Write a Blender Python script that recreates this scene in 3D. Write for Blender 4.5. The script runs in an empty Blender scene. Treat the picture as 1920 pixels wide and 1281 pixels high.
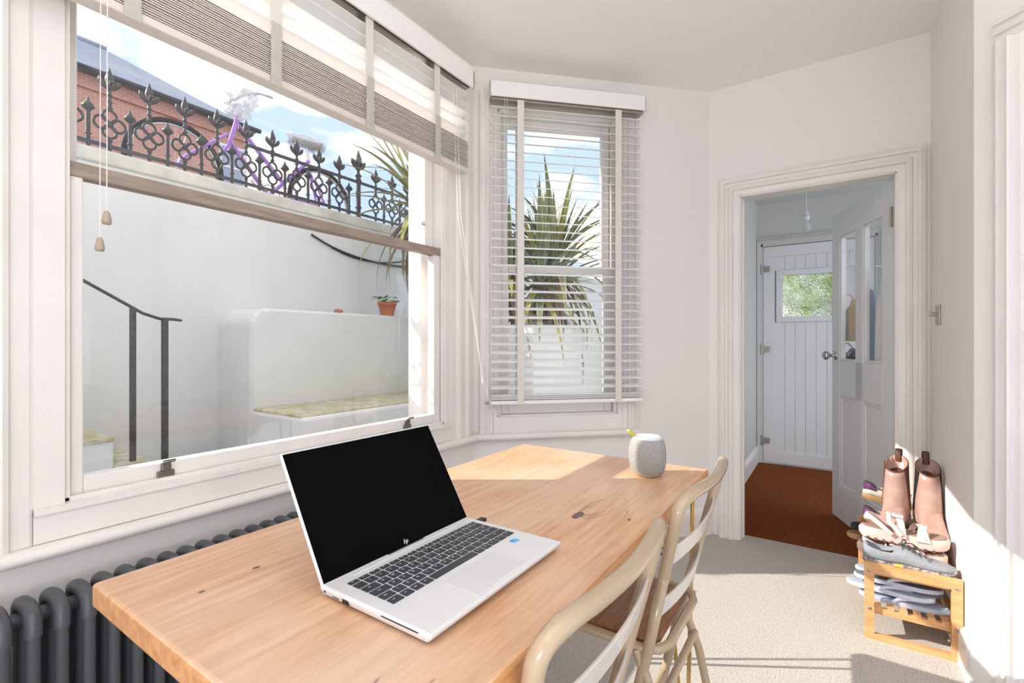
import bpy, bmesh, math, random
from mathutils import Vector, Matrix
random.seed(7)
R = math.radians
scene = bpy.context.scene
col = scene.collection

# ------------------------------------------------------------------ camera
# world: X runs along the big window wall (away), Y towards the garden, Z up; the camera stands at the origin
YAW, F, CX, HY, HC = R(33.9), 903.0, 960.0, 643.0, 1.11
cam_d = bpy.data.cameras.new('camera'); cam = bpy.data.objects.new('camera', cam_d); col.objects.link(cam)
cam.location = (0, 0, HC); cam.rotation_euler = (R(90), 0, YAW - R(90))
cam_d.sensor_width = 36; cam_d.lens = F / 1920 * 36; cam_d.shift_y = (HY - 640.5) / 1920; cam_d.clip_start = 0.02
scene.camera = cam

# ------------------------------------------------------------------ sky, sun, exposure
SKY_STRENGTH, SUN_STRENGTH = 1.0, 3.7
w = bpy.data.worlds.new('sky'); scene.world = w; w.use_nodes = True
nt = w.node_tree; nt.nodes.clear()
tc = nt.nodes.new('ShaderNodeTexCoord')
mp = nt.nodes.new('ShaderNodeMapping'); mp.inputs['Scale'].default_value = (1.6, 1.6, 4.0); mp.inputs['Location'].default_value = (0.4, 1.7, 0.1)
ns = nt.nodes.new('ShaderNodeTexNoise'); ns.inputs['Scale'].default_value = 1.7; ns.inputs['Detail'].default_value = 6; ns.inputs['Roughness'].default_value = 0.55
rp = nt.nodes.new('ShaderNodeValToRGB')
rp.color_ramp.elements[0].position = 0.45; rp.color_ramp.elements[0].color = (0.36, 0.47, 0.70, 1)
rp.color_ramp.elements[1].position = 0.63; rp.color_ramp.elements[1].color = (1.30, 1.22, 1.10, 1)
bg = nt.nodes.new('ShaderNodeBackground'); bg.inputs['Strength'].default_value = SKY_STRENGTH
ow = nt.nodes.new('ShaderNodeOutputWorld')
nt.links.new(tc.outputs['Generated'], mp.inputs['Vector']); nt.links.new(mp.outputs[0], ns.inputs['Vector'])
nt.links.new(ns.outputs['Fac'], rp.inputs['Fac']); nt.links.new(rp.outputs[0], bg.inputs['Color']); nt.links.new(bg.outputs[0], ow.inputs['Surface'])
sun_d = bpy.data.lights.new('sun', 'SUN'); sun = bpy.data.objects.new('sun', sun_d); col.objects.link(sun)
sun_d.energy = SUN_STRENGTH; sun_d.angle = R(0.4); sun_d.color = (1.0, 0.945, 0.865)
sun.rotation_euler = Vector((0.5577, -0.830, -0.615)).to_track_quat('-Z', 'Y').to_euler(); sun.location = (-4, 6, 8)
vs = scene.view_settings; vs.view_transform = 'Standard'; vs.look = 'None'; vs.gamma = 1; vs.use_curve_mapping = False; vs.exposure = 0.93

# ------------------------------------------------------------------ pixel helpers
SY, CYW = math.sin(YAW), math.cos(YAW)
def ray(px, py):
    t = (px - CX) / F
    return Vector((CYW + t * SY, SY - t * CYW, (HY - py) / F))     # forward + t * right
O = Vector((0, 0, HC))
def on_b(px, py, b): r = ray(px, py); return O + r * (b / r.y)
def on_a(px, py, a): r = ray(px, py); return O + r * (a / r.x)
def on_z(px, py, z): r = ray(px, py); return O + r * ((z - HC) / r.z)

# ------------------------------------------------------------------ materials
def new_mat(name):
    m = bpy.data.materials.new(name); m.use_nodes = True
    return m, m.node_tree, m.node_tree.nodes['Principled BSDF']
def mat(name, c, rough=0.5, metal=0.0, noise=None, bump=None, spec=0.5, stretch=(1, 1, 1), c2=None, **kw):
    m, t, p = new_mat(name)
    p.inputs['Base Color'].default_value = (*c, 1); p.inputs['Roughness'].default_value = rough
    p.inputs['Metallic'].default_value = metal; p.inputs['Specular IOR Level'].default_value = spec
    for k, v in kw.items(): p.inputs[k.replace('_', ' ')].default_value = v
    if noise or bump:
        tcn = t.nodes.new('ShaderNodeTexCoord'); mpn = t.nodes.new('ShaderNodeMapping'); mpn.inputs['Scale'].default_value = stretch
        t.links.new(tcn.outputs['Object'], mpn.inputs['Vector'])
    if noise:
        n = t.nodes.new('ShaderNodeTexNoise'); n.inputs['Scale'].default_value = noise[0]; n.inputs['Detail'].default_value = 5
        r = t.nodes.new('ShaderNodeValToRGB'); a = noise[1]
        d = c2 if c2 else tuple(x * (1 - a) for x in c)
        r.color_ramp.elements[0].position = 0.35; r.color_ramp.elements[0].color = (*d, 1)
        r.color_ramp.elements[1].position = 0.65; r.color_ramp.elements[1].color = (*c, 1)
        t.links.new(mpn.outputs[0], n.inputs['Vector']); t.links.new(n.outputs['Fac'], r.inputs['Fac']); t.links.new(r.outputs[0], p.inputs['Base Color'])
    if bump:
        n2 = t.nodes.new('ShaderNodeTexNoise'); n2.inputs['Scale'].default_value = bump[0]; n2.inputs['Detail'].default_value = 4
        b = t.nodes.new('ShaderNodeBump'); b.inputs['Strength'].default_value = bump[1]; b.inputs['Distance'].default_value = bump[2] if len(bump) > 2 else 0.01
        t.links.new(mpn.outputs[0], n2.inputs['Vector']); t.links.new(n2.outputs['Fac'], b.inputs['Height']); t.links.new(b.outputs[0], p.inputs['Normal'])
    return m
def glass_mat(name, tint=(1, 1, 1), refl=0.9):
    m = bpy.data.materials.new(name); m.use_nodes = True; t = m.node_tree; t.nodes.clear()
    o = t.nodes.new('ShaderNodeOutputMaterial'); mx = t.nodes.new('ShaderNodeMixShader'); tr = t.nodes.new('ShaderNodeBsdfTransparent'); gl = t.nodes.new('ShaderNodeBsdfGlossy')
    fr = t.nodes.new('ShaderNodeFresnel'); fr.inputs['IOR'].default_value = 1.42; tr.inputs['Color'].default_value = (*tint, 1); gl.inputs['Roughness'].default_value = 0.01
    gl.inputs['Color'].default_value = (refl, refl, refl, 1)
    ge = t.nodes.new('ShaderNodeNewGeometry'); mr = t.nodes.new('ShaderNodeMapRange')      # same reflectance from both faces of the thin pane
    mr.inputs['To Min'].default_value = 1.42; mr.inputs['To Max'].default_value = 1 / 1.42
    t.links.new(ge.outputs['Backfacing'], mr.inputs['Value']); t.links.new(mr.outputs[0], fr.inputs['IOR'])
    t.links.new(fr.outputs[0], mx.inputs[0]); t.links.new(tr.outputs[0], mx.inputs[1]); t.links.new(gl.outputs[0], mx.inputs[2]); t.links.new(mx.outputs[0], o.inputs['Surface'])
    return m
def wood_mat(name, light, dark, scale=6.0, stretch=(1, 14, 14), rough=0.45, grey=None, knots=False, bump=0.12):
    m, t, p = new_mat(name); p.inputs['Roughness'].default_value = rough
    tcn = t.nodes.new('ShaderNodeTexCoord'); mpn = t.nodes.new('ShaderNodeMapping'); mpn.inputs['Scale'].default_value = stretch
    t.links.new(tcn.outputs['Object'], mpn.inputs['Vector'])
    n = t.nodes.new('ShaderNodeTexNoise'); n.inputs['Scale'].default_value = scale; n.inputs['Detail'].default_value = 8; n.inputs['Roughness'].default_value = 0.62; n.inputs['Distortion'].default_value = 0.25
    t.links.new(mpn.outputs[0], n.inputs['Vector'])
    r = t.nodes.new('ShaderNodeValToRGB')
    r.color_ramp.elements[0].position = 0.30; r.color_ramp.elements[0].color = (*dark, 1)
    r.color_ramp.elements[1].position = 0.62; r.color_ramp.elements[1].color = (*light, 1)
    t.links.new(n.outputs['Fac'], r.inputs['Fac'])
    out = r.outputs[0]
    if grey:                                             # worn, bleached patches
        n3 = t.nodes.new('ShaderNodeTexNoise'); n3.inputs['Scale'].default_value = 3.2; n3.inputs['Detail'].default_value = 6
        t.links.new(tcn.outputs['Object'], n3.inputs['Vector'])
        r3 = t.nodes.new('ShaderNodeValToRGB'); r3.color_ramp.elements[0].position = 0.45; r3.color_ramp.elements[0].color = (0, 0, 0, 1); r3.color_ramp.elements[1].position = 0.75; r3.color_ramp.elements[1].color = (0.75, 0.75, 0.75, 1)
        t.links.new(n3.outputs['Fac'], r3.inputs['Fac'])
        mx = t.nodes.new('ShaderNodeMixRGB'); mx.inputs[2].default_value = (*grey, 1)
        t.links.new(r3.outputs[0], mx.inputs[0]); t.links.new(out, mx.inputs[1]); out = mx.outputs[0]
        n4 = t.nodes.new('ShaderNodeTexNoise'); n4.inputs['Scale'].default_value = 38; n4.inputs['Detail'].default_value = 3     # scuffs and dents
        mp4 = t.nodes.new('ShaderNodeMapping'); mp4.inputs['Scale'].default_value = (0.4, 1, 1); t.links.new(tcn.outputs['Object'], mp4.inputs['Vector']); t.links.new(mp4.outputs[0], n4.inputs['Vector'])
        r4 = t.nodes.new('ShaderNodeValToRGB'); r4.color_ramp.elements[0].position = 0.71; r4.color_ramp.elements[0].color = (0, 0, 0, 1); r4.color_ramp.elements[1].position = 0.76; r4.color_ramp.elements[1].color = (0.8, 0.8, 0.8, 1)
        t.links.new(n4.outputs['Fac'], r4.inputs['Fac'])
        mx4 = t.nodes.new('ShaderNodeMixRGB'); mx4.inputs[2].default_value = (0.16, 0.10, 0.07, 1)
        t.links.new(r4.outputs[0], mx4.inputs[0]); t.links.new(out, mx4.inputs[1]); out = mx4.outputs[0]
    t.links.new(out, p.inputs['Base Color'])
    b = t.nodes.new('ShaderNodeBump'); b.inputs['Strength'].default_value = bump; b.inputs['Distance'].default_value = 0.004
    t.links.new(n.outputs['Fac'], b.inputs['Height']); t.links.new(b.outputs[0], p.inputs['Normal'])
    return m
M = {}
M['wall'] = mat('wall_paint', (0.86, 0.825, 0.785), 0.6, bump=(60, 0.03))
M['ceiling'] = mat('ceiling_paint', (0.92, 0.90, 0.87), 0.7)
M['gloss'] = mat('gloss_paint', (0.86, 0.82, 0.78), 0.32, bump=(14, 0.06), noise=(5, 0.05))
M['rail_brown'] = mat('worn_brown_paint', (0.40, 0.31, 0.25), 0.5, noise=(9, 0.3), stretch=(1, 8, 8))
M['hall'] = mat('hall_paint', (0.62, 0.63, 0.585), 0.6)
M['door_white'] = mat('door_paint', (0.80, 0.80, 0.79), 0.4)
M['render'] = mat('white_render', (0.72, 0.72, 0.70), 0.85, bump=(9, 0.25, 0.02), noise=(2.2, 0.06))
M['carpet'] = mat('cream_carpet', (0.63, 0.585, 0.525), 0.95, noise=(170, 0.32), bump=(300, 0.7, 0.006), spec=0.1)
M['coir'] = mat('rust_coir', (0.30, 0.085, 0.02), 0.95, noise=(160, 0.55), bump=(260, 0.8, 0.006), spec=0.1)
M['moss'] = mat('mossy_stone', (0.42, 0.40, 0.20), 0.95, noise=(16, 0.5), c2=(0.62, 0.58, 0.46), bump=(40, 0.4))
M['stone'] = mat('grey_stone', (0.42, 0.41, 0.38), 0.9, noise=(6, 0.3), bump=(25, 0.3))
M['coping'] = mat('coping_paint', (0.72, 0.70, 0.62), 0.9, noise=(5, 0.3), bump=(20, 0.3))
M['asphalt'] = mat('asphalt', (0.16, 0.16, 0.16), 0.95, noise=(40, 0.3))
M['iron'] = mat('cast_iron', (0.022, 0.024, 0.027), 0.5, noise=(40, 0.4), c2=(0.065, 0.06, 0.058), bump=(60, 0.3, 0.003))
M['glass'] = glass_mat('window_glass')
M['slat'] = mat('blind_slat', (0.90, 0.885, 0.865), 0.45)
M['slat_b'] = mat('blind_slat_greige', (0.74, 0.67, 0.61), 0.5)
M['tape'] = mat('ladder_tape', (0.74, 0.71, 0.65), 0.85)
M['cord'] = mat('cord', (0.88, 0.87, 0.84), 0.8)
M['acorn'] = mat('acorn_wood', (0.45, 0.36, 0.27), 0.5)
M['pine'] = wood_mat('pine_top', (0.70, 0.43, 0.25), (0.50, 0.26, 0.125), 5, (1.0, 12, 12), 0.30, grey=(0.72, 0.55, 0.43))
M['pine_edge'] = wood_mat('pine_edge', (0.62, 0.31, 0.12), (0.42, 0.18, 0.06), 5, (1.0, 12, 12), 0.45)
M['knot'] = mat('pine_knot', (0.20, 0.12, 0.09), 0.5, noise=(60, 0.5))
M['teak'] = wood_mat('teak_seat', (0.36, 0.165, 0.06), (0.15, 0.06, 0.02), 7, (1.2, 16, 16), 0.4)
M['bamboo'] = wood_mat('bamboo', (0.68, 0.38, 0.17), (0.52, 0.26, 0.10), 6, (10, 1.5, 10), 0.4, bump=0.05)
M['brass'] = mat('brass', (0.72, 0.52, 0.20), 0.25, 1.0)
M['chair'] = mat('beige_enamel', (0.45, 0.335, 0.215), 0.22, Coat_Weight=0.5)
M['slat_chair'] = mat('cream_enamel', (0.72, 0.67, 0.61), 0.25, Coat_Weight=0.4)
M['silver'] = mat('silver_aluminium', (0.74, 0.735, 0.735), 0.42, 0.2)
M['screen'] = mat('screen_black', (0.002, 0.002, 0.002), 0.22, spec=0.04)
M['key'] = mat('key_grey', (0.035, 0.038, 0.045), 0.5)
M['legend'] = mat('legend_white', (0.75, 0.77, 0.8), 0.6)
M['black'] = mat('black_plastic', (0.012, 0.012, 0.013), 0.4)
M['blue'] = mat('sticker_blue', (0.02, 0.22, 0.62), 0.4)
M['blue2'] = mat('sticker_light_blue', (0.10, 0.42, 0.78), 0.4)
M['pad'] = mat('touchpad', (0.68, 0.68, 0.69), 0.36, 0.2)
M['fabric'] = mat('speaker_mesh', (0.40, 0.385, 0.36), 0.9, noise=(400, 0.35), bump=(500, 0.8, 0.002))
M['spk_top'] = mat('speaker_top', (0.62, 0.65, 0.68), 0.5)
M['spk_base'] = mat('speaker_base', (0.48, 0.40, 0.30), 0.5)
M['strap'] = mat('strap_yellow', (0.50, 0.45, 0.06), 0.6)
M['rad'] = mat('radiator_grey', (0.075, 0.08, 0.088), 0.38)
M['chrome'] = mat('chrome', (0.6, 0.6, 0.6), 0.18, 1.0)
M['steel'] = mat('brushed_steel', (0.45, 0.42, 0.38), 0.35, 1.0)
M['bronze'] = mat('old_catch', (0.22, 0.19, 0.17), 0.4, 0.8)
M['bulb'] = mat('bulb_glass', (0.85, 0.87, 0.86), 0.1, Transmission_Weight=0.6)
M['terra'] = mat('terracotta', (0.50, 0.15, 0.07), 0.7)
M['leafg'] = mat('leaf_green', (0.10, 0.26, 0.05), 0.5, noise=(30, 0.4))
M['purple'] = mat('purple_frame', (0.42, 0.20, 0.62), 0.3)
M['tyre'] = mat('tyre', (0.02, 0.02, 0.02), 0.8)
M['plastic'] = mat('plastic_wrap', (0.80, 0.80, 0.82), 0.25, bump=(18, 1.0, 0.03), Alpha=0.55)
M['slate'] = mat('roof_slate', (0.36, 0.39, 0.45), 0.7, noise=(3, 0.3), stretch=(1, 6, 1))
M['white'] = mat('white_paint', (0.82, 0.82, 0.82), 0.5)

# brick
m, t, p = new_mat('red_brick'); p.inputs['Roughness'].default_value = 0.85
tcn = t.nodes.new('ShaderNodeTexCoord'); mpn = t.nodes.new('ShaderNodeMapping'); mpn.inputs['Rotation'].default_value = (R(90), 0, 0)
bt = t.nodes.new('ShaderNodeTexBrick'); bt.inputs['Scale'].default_value = 1.0; bt.inputs['Brick Width'].default_value = 0.225; bt.inputs['Row Height'].default_value = 0.075; bt.inputs['Mortar Size'].default_value = 0.010
bt.inputs['Color1'].default_value = (0.62, 0.27, 0.19, 1); bt.inputs['Color2'].default_value = (0.54, 0.21, 0.14, 1); bt.inputs['Mortar'].default_value = (0.60, 0.44, 0.36, 1)
t.links.new(tcn.outputs['Object'], mpn.inputs['Vector']); t.links.new(mpn.outputs[0], bt.inputs['Vector']); t.links.new(bt.outputs['Color'], p.inputs['Base Color'])
M['brick'] = m
# cordyline leaf: green blade with cream edges
def blade_mat(name, mid, edge):
    m, t, p = new_mat(name); p.inputs['Roughness'].default_value = 0.45
    uv = t.nodes.new('ShaderNodeUVMap'); sp = t.nodes.new('ShaderNodeSeparateXYZ'); r = t.nodes.new('ShaderNodeValToRGB')
    t.links.new(uv.outputs[0], sp.inputs[0]); t.links.new(sp.outputs['X'], r.inputs['Fac']); t.links.new(r.outputs[0], p.inputs['Base Color'])
    e = r.color_ramp.elements; e[0].position = 0.0; e[0].color = (*edge, 1); e[1].position = 1.0; e[1].color = (*edge, 1)
    a = e.new(0.2); a.color = (*mid, 1); b = e.new(0.8); b.color = (*mid, 1)
    return m
M['blade'] = blade_mat('blade_green', (0.16, 0.20, 0.08), (0.52, 0.48, 0.28))
M['blade_y'] = blade_mat('blade_yellow', (0.26, 0.27, 0.06), (0.55, 0.47, 0.18))
M['blade_d'] = blade_mat('blade_dry', (0.26, 0.17, 0.09), (0.36, 0.26, 0.14))
# frosted rippled pane
m = bpy.data.materials.new('rippled_glass'); m.use_nodes = True; t = m.node_tree; p = t.nodes['Principled BSDF']
p.inputs['Base Color'].default_value = (1, 1, 1, 1); p.inputs['Transmission Weight'].default_value = 1.0; p.inputs['Roughness'].default_value = 0.10; p.inputs['IOR'].default_value = 1.3
n = t.nodes.new('ShaderNodeTexNoise'); n.inputs['Scale'].default_value = 22; n.inputs['Distortion'].default_value = 2.0; b = t.nodes.new('ShaderNodeBump'); b.inputs['Strength'].default_value = 0.35; b.inputs['Distance'].default_value = 0.02
tcn = t.nodes.new('ShaderNodeTexCoord'); t.links.new(tcn.outputs['Object'], n.inputs['Vector']); t.links.new(n.outputs['Fac'], b.inputs['Height']); t.links.new(b.outputs[0], p.inputs['Normal'])
M['frost'] = m

# ------------------------------------------------------------------ mesh builder
class MB:
    def __init__(s): s.v, s.f, s.sm, s.uv = [], [], [], None
    def add(s, vs, fs, smooth=False):
        o = len(s.v); s.v += [tuple(x) for x in vs]; s.f += [tuple(i + o for i in q) for q in fs]; s.sm += [smooth] * len(fs); return s
    def box(s, x0, x1, y0, y1, z0, z1):
        if x0 > x1: x0, x1 = x1, x0
        if y0 > y1: y0, y1 = y1, y0
        if z0 > z1: z0, z1 = z1, z0
        return s.add([(x0, y0, z0), (x1, y0, z0), (x1, y1, z0), (x0, y1, z0), (x0, y0, z1), (x1, y0, z1), (x1, y1, z1), (x0, y1, z1)],
                     [(3, 2, 1, 0), (4, 5, 6, 7), (0, 1, 5, 4), (1, 2, 6, 5), (2, 3, 7, 6), (3, 0, 4, 7)])
    def prism(s, pts, z0, z1):                       # counter-clockwise footprint
        n = len(pts); ar = sum(pts[i][0] * pts[(i + 1) % n][1] - pts[(i + 1) % n][0] * pts[i][1] for i in range(n))
        if ar < 0: pts = pts[::-1]
        return s.add([(x, y, z0) for x, y in pts] + [(x, y, z1) for x, y in pts],
                     [tuple(range(n - 1, -1, -1)), tuple(range(n, 2 * n))] + [(i, (i + 1) % n, n + (i + 1) % n, n + i) for i in range(n)])
    def rings(s, rs, closed=False, caps=True, smooth=True):
        n = len(rs[0]); vs = [p for r in rs for p in r]; fs = []; m = len(rs)
        for i in range(m if closed else m - 1):
            j = (i + 1) % m
            for k in range(n): fs.append((i * n + k, i * n + (k + 1) % n, j * n + (k + 1) % n, j * n + k))
        s.add(vs, fs, smooth)
        if caps and not closed: s.add(rs[0], [tuple(range(n - 1, -1, -1))]); s.add(rs[-1], [tuple(range(n))])
        return s
    def tube(s, path, r, n=8, closed=False, caps=True, flat=None):
        P = [Vector(q) for q in path]; m = len(P); rs = []; rad = r if isinstance(r, (list, tuple)) else [r] * m
        prev = None
        for i in range(m):
            if closed: tg = P[(i + 1) % m] - P[i - 1]
            else: tg = P[min(i + 1, m - 1)] - P[max(i - 1, 0)]
            tg.normalize()
            if prev is None: up = Vector((0, 0, 1)) if abs(tg.z) < 0.9 else Vector((1, 0, 0)); nx = tg.cross(up).normalized()
            else: nx = prev - tg * prev.dot(tg); nx = nx.normalized() if nx.length > 1e-6 else prev
            prev = nx; ny = nx.cross(tg).normalized()
            rx, ry = (rad[i], rad[i]) if flat is None else (rad[i] * flat[0], rad[i] * flat[1])
            rs.append([P[i] + nx * math.cos(2 * math.pi * k / n) * rx + ny * math.sin(2 * math.pi * k / n) * ry for k in range(n)][::-1])
        return s.rings(rs, closed, caps)
    def lathe(s, prof, c=(0, 0, 0), n=20, caps=True):
        return s.rings([[(c[0] + r * math.cos(2 * math.pi * k / n), c[1] + r * math.sin(2 * math.pi * k / n), c[2] + z) for k in range(n)] for r, z in prof], False, caps)
    def bar(s, p, q, w, h):                            # rectangular bar between two points
        p, q = Vector(p), Vector(q); tg = (q - p).normalized(); up = Vector((0, 0, 1)) if abs(tg.z) < 0.95 else Vector((0, 1, 0))
        nx = tg.cross(up).normalized() * (w / 2); ny = nx.cross(tg).normalized() * (h / 2)
        a = [p - nx - ny, p + nx - ny, p + nx + ny, p - nx + ny]; b = [x + (q - p) for x in a]
        return s.add(a + b, [(0, 1, 2, 3), (7, 6, 5, 4), (0, 4, 5, 1), (1, 5, 6, 2), (2, 6, 7, 3), (3, 7, 4, 0)])
    def sphere(s, c, rx, ry=None, rz=None, n=12, m=8):
        ry = ry or rx; rz = rz or rx; rs = []
        for i in range(m + 1):
            ph = -math.pi / 2 + math.pi * i / m; q = max(math.cos(ph), 0.02)
            rs.append([(c[0] + rx * q * math.cos(2 * math.pi * k / n), c[1] + ry * q * math.sin(2 * math.pi * k / n), c[2] + rz * math.sin(ph)) for k in range(n)])
        return s.rings(rs)
    def xf(s, mtx): s.v = [tuple(mtx @ Vector(q)) for q in s.v]; return s
    def build(s, name, material, parent=None, bevel=0, seg=2, fix=True):
        me = bpy.data.meshes.new(name); me.from_pydata(s.v, [], s.f)
        me.polygons.foreach_set('use_smooth', s.sm)
        if s.uv:
            l = me.uv_layers.new(name='UVMap')
            for lp in me.loops: l.data[lp.index].uv = s.uv[lp.vertex_index]
        if fix:
            bm = bmesh.new(); bm.from_mesh(me); bmesh.ops.recalc_face_normals(bm, faces=bm.faces); bm.to_mesh(me); bm.free()
        me.materials.append(M[material] if isinstance(material, str) else material)
        o = bpy.data.objects.new(name, me); col.objects.link(o)
        if parent: o.parent = parent
        if bevel:
            b = o.modifiers.new('bevel', 'BEVEL'); b.width = bevel; b.segments = seg; b.limit_method = 'ANGLE'
        return o
def tag(o, label, cat, group=None):
    o['label'] = label; o['category'] = cat
    if group: o['group'] = group
    return o
def struct(o): o['kind'] = 'structure'; return o
def empty(name, loc=(0, 0, 0), rz=0.0):
    o = bpy.data.objects.new(name, None); o.location = loc; o.rotation_euler = (0, 0, rz); o.empty_display_size = 0.1; col.objects.link(o); return o
def thing(name, label, cat, loc=(0, 0, 0), rz=0.0, group=None): return tag(empty(name, loc, rz), label, cat, group)
def dup(o, parent=None):
    c = o.copy(); col.objects.link(c); c.parent = parent; return c
def arc(c, r, a0, a1, n, ax=(1, 0, 0), ay=(0, 0, 1)):
    ax, ay, c = Vector(ax), Vector(ay), Vector(c)
    return [c + ax * r * math.cos(a0 + (a1 - a0) * i / n) + ay * r * math.sin(a0 + (a1 - a0) * i / n) for i in range(n + 1)]
def smooth_path(pts, it=2):
    P = [Vector(p) for p in pts]
    for _ in range(it):
        Q = [P[0]]
        for i in range(len(P) - 1): Q += [P[i] * 0.75 + P[i + 1] * 0.25, P[i] * 0.25 + P[i + 1] * 0.75]
        P = Q + [P[-1]]
    return P

# ================================================================== ROOM SHELL
ZC = 2.57
AB = 1.585                                  # big window wall, inner face
C0 = Vector((1.996, 1.585)); CD = Vector((0.7071, -0.7071)); CN = Vector((-0.7071, -0.7071))   # bay wall: origin, direction, inward normal
DA = 2.97                                   # wall with the doorway
EB = -0.37                                  # right wall
F0 = Vector((2.12, EB)); FD = Vector((-0.7071, -0.7071))
def cm(z=0): # local frame of the bay wall: x along it, y outwards, z up
    return Matrix(((CD.x, -CN.x, 0, C0.x), (CD.y, -CN.y, 0, C0.y), (0, 0, 1, z), (0, 0, 0, 1)))
CL = 1.377

foot = [(-1.0, -3.2), (3.06, -3.2), (3.06, 0.60), (2.0, 1.68), (0.04, 1.68), (-1.0, 0.64)]
struct(MB().prism(foot, -0.06, 0).build('floor', 'carpet'))
foot_c = [(-1.1, -1.0), (3.06, -1.0), (3.06, 0.70), (2.08, 1.785), (-0.02, 1.785), (-1.1, 0.70)]
struct(MB().prism(foot_c, ZC, ZC + 0.15).build('ceiling', 'ceiling'))
up = MB().prism(foot_c, ZC + 0.16, 7.5); struct(up.build('wall_upper_storeys', 'render'))
# wall_left around window 1
OA0, OA1, OZ0, OZ1 = 0.37, 1.76, 0.715, 2.38       # frame opening
wl = MB()
wl.box(0.08, OA0, AB, 1.70, 0, ZC); wl.box(OA1, 1.996, AB, 1.70, 0, ZC); wl.box(OA0, OA1, AB, 1.70, 0, OZ0); wl.box(OA0, OA1, AB, 1.70, OZ1, ZC)
wl.box(0.04, 0.30, 1.70, 1.785, 0, ZC); wl.box(1.722, 2.08, 1.70, 1.785, -0.1, ZC); wl.box(0.30, 1.722, 1.70, 1.785, -0.1, 0.70); wl.box(0.30, 1.722, 1.70, 1.785, 2.40, ZC)
wl.prism([(1.98, 1.585), (2.08, 1.785), (1.98, 1.785)], 0, ZC)
struct(wl.build('wall_left', 'wall'))
# near side of the bay (behind the camera's shoulder)
struct(MB().prism([(0.08, 1.585), (-0.90, 0.605), (-1.05, 0.70), (0.04, 1.785)], 0, ZC).build('wall_bay_near', 'wall'))
# bay wall with window 2, local frame s / outward / z
S0, S1, CZ0, CZ1 = 0.125, 0.805, 0.715, 2.36
wc = MB(); T = 0.16
wc.box(0, S0, 0, T, 0, ZC); wc.box(S1, CL, 0, T, 0, ZC); wc.box(S0, S1, 0, T, 0, CZ0); wc.box(S0, S1, 0, T, CZ1, ZC)
struct(wc.xf(cm()).build('wall_bay', 'wall'))
# far wall with doorway
DB0, DB1, DZ = 0.468, -0.263, 1.955                # doorway
wd = MB(); wd.box(DA, DA + 0.10, DB0, 0.62, 0, ZC); wd.box(DA, DA + 0.10, -0.55, DB1, 0, ZC); wd.box(DA, DA + 0.10, DB1, DB0, DZ, ZC)
struct(wd.build('wall_far', 'wall'))
we = MB().box(F0.x, DA + 0.02, EB - 0.12, EB, 0, ZC); struct(we.build('wall_right', 'wall'))
def fpt(u, n): q = F0 + FD * u + Vector((-0.7071, 0.7071)) * n; return (q.x, q.y)     # n: into the room
wf = MB()
for (u0, u1, z0, z1) in ((0, 0.135, 0, ZC), (0.135, 0.90, 2.04, ZC), (0.90, 1.3, 0, ZC)):
    wf.prism([fpt(u0, 0), fpt(u1, 0), fpt(u1, -0.12), fpt(u0, -0.12)], z0, z1)
struct(wf.build('wall_right_angled', 'wall'))

# ---------------- trims
def profile_strip(mb, prof, along, flip=False):
    """prof: list of (across, proud); along: function(across, proud, end) -> point for both ends"""
    n = len(prof); a = [along(x, y, 0) for x, y in prof]; b = [along(x, y, 1) for x, y in prof]
    mb.add(a + b, [(i, i + 1, n + i + 1, n + i) for i in range(n - 1)] + [tuple(range(n)), tuple(range(2 * n - 1, n - 1, -1))])
ARCH = [(0, 0), (0, 0.022), (0.018, 0.030), (0.026, 0.030), (0.030, 0.018), (0.045, 0.018), (0.050, 0.026), (0.062, 0.030), (0.070, 0.026), (0.074, 0.014), (0.098, 0.012), (0.105, 0.008), (0.105, 0)]
def sc(prof, wdt): k = wdt / prof[-1][0]; return [(x * k, y) for x, y in prof]
# architraves, window 1 (outer -> inner)
a1 = MB()
profile_strip(a1, sc(ARCH, 0.135), lambda x, y, e: (0.18 + x, AB - y, 0.63 if e == 0 else 2.50))
profile_strip(a1, sc(ARCH, 0.165), lambda x, y, e: (1.955 - x, AB - y, 0.63 if e == 0 else 2.50))
a1.box(0.313, OA0, AB - 0.012, AB + 0.01, 0.63, 2.44); a1.box(OA1, 1.792, AB - 0.012, AB + 0.01, 0.63, 2.44)
struct(a1.build('trim_1', 'gloss'))
# sill rail (bullnose) and apron along both walls
sl = MB(); bn = [(0.0, 0.0), (0.030, 0.002), (0.042, 0.010), (0.046, 0.020), (0.042, 0.031), (0.030, 0.038), (0.0, 0.040)]
def sill(mb, p, q, n, z):
    p, q, n = Vector(p), Vector(q), Vector(n); rs = []
    for e in (p, q): rs.append([(e.x + n.x * d, e.y + n.y * d, z + h) for d, h in bn])
    mb.rings(rs)
sill(sl, (0.08, AB), (1.98, AB), (0, -1), 0.592); sill(sl, C0 - CD * 0.02, C0 + CD * 0.93, CN, 0.592)
sl.box(0.313, 1.792, AB - 0.016, AB + 0.01, 0.632, 0.705); sl.box(0.313, 1.792, AB - 0.024, AB + 0.01, 0.700, 0.716)
struct(sl.build('trim_2', 'gloss'))
a2 = MB()
profile_strip(a2, sc(ARCH, 0.075), lambda x, y, e: (0.03 + x, -y, 0.63 if e == 0 else 2.44))
profile_strip(a2, sc(ARCH, 0.10), lambda x, y, e: (0.93 - x, -y, 0.63 if e == 0 else 2.44))
a2.box(0.105, S0, -0.012, 0.01, 0.63, 2.40); a2.box(S1, 0.83, -0.012, 0.01, 0.63, 2.40); a2.box(0.105, 0.83, -0.014, 0.01, 0.63, 0.715)
struct(a2.xf(cm()).build('trim_3', 'gloss'))
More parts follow.
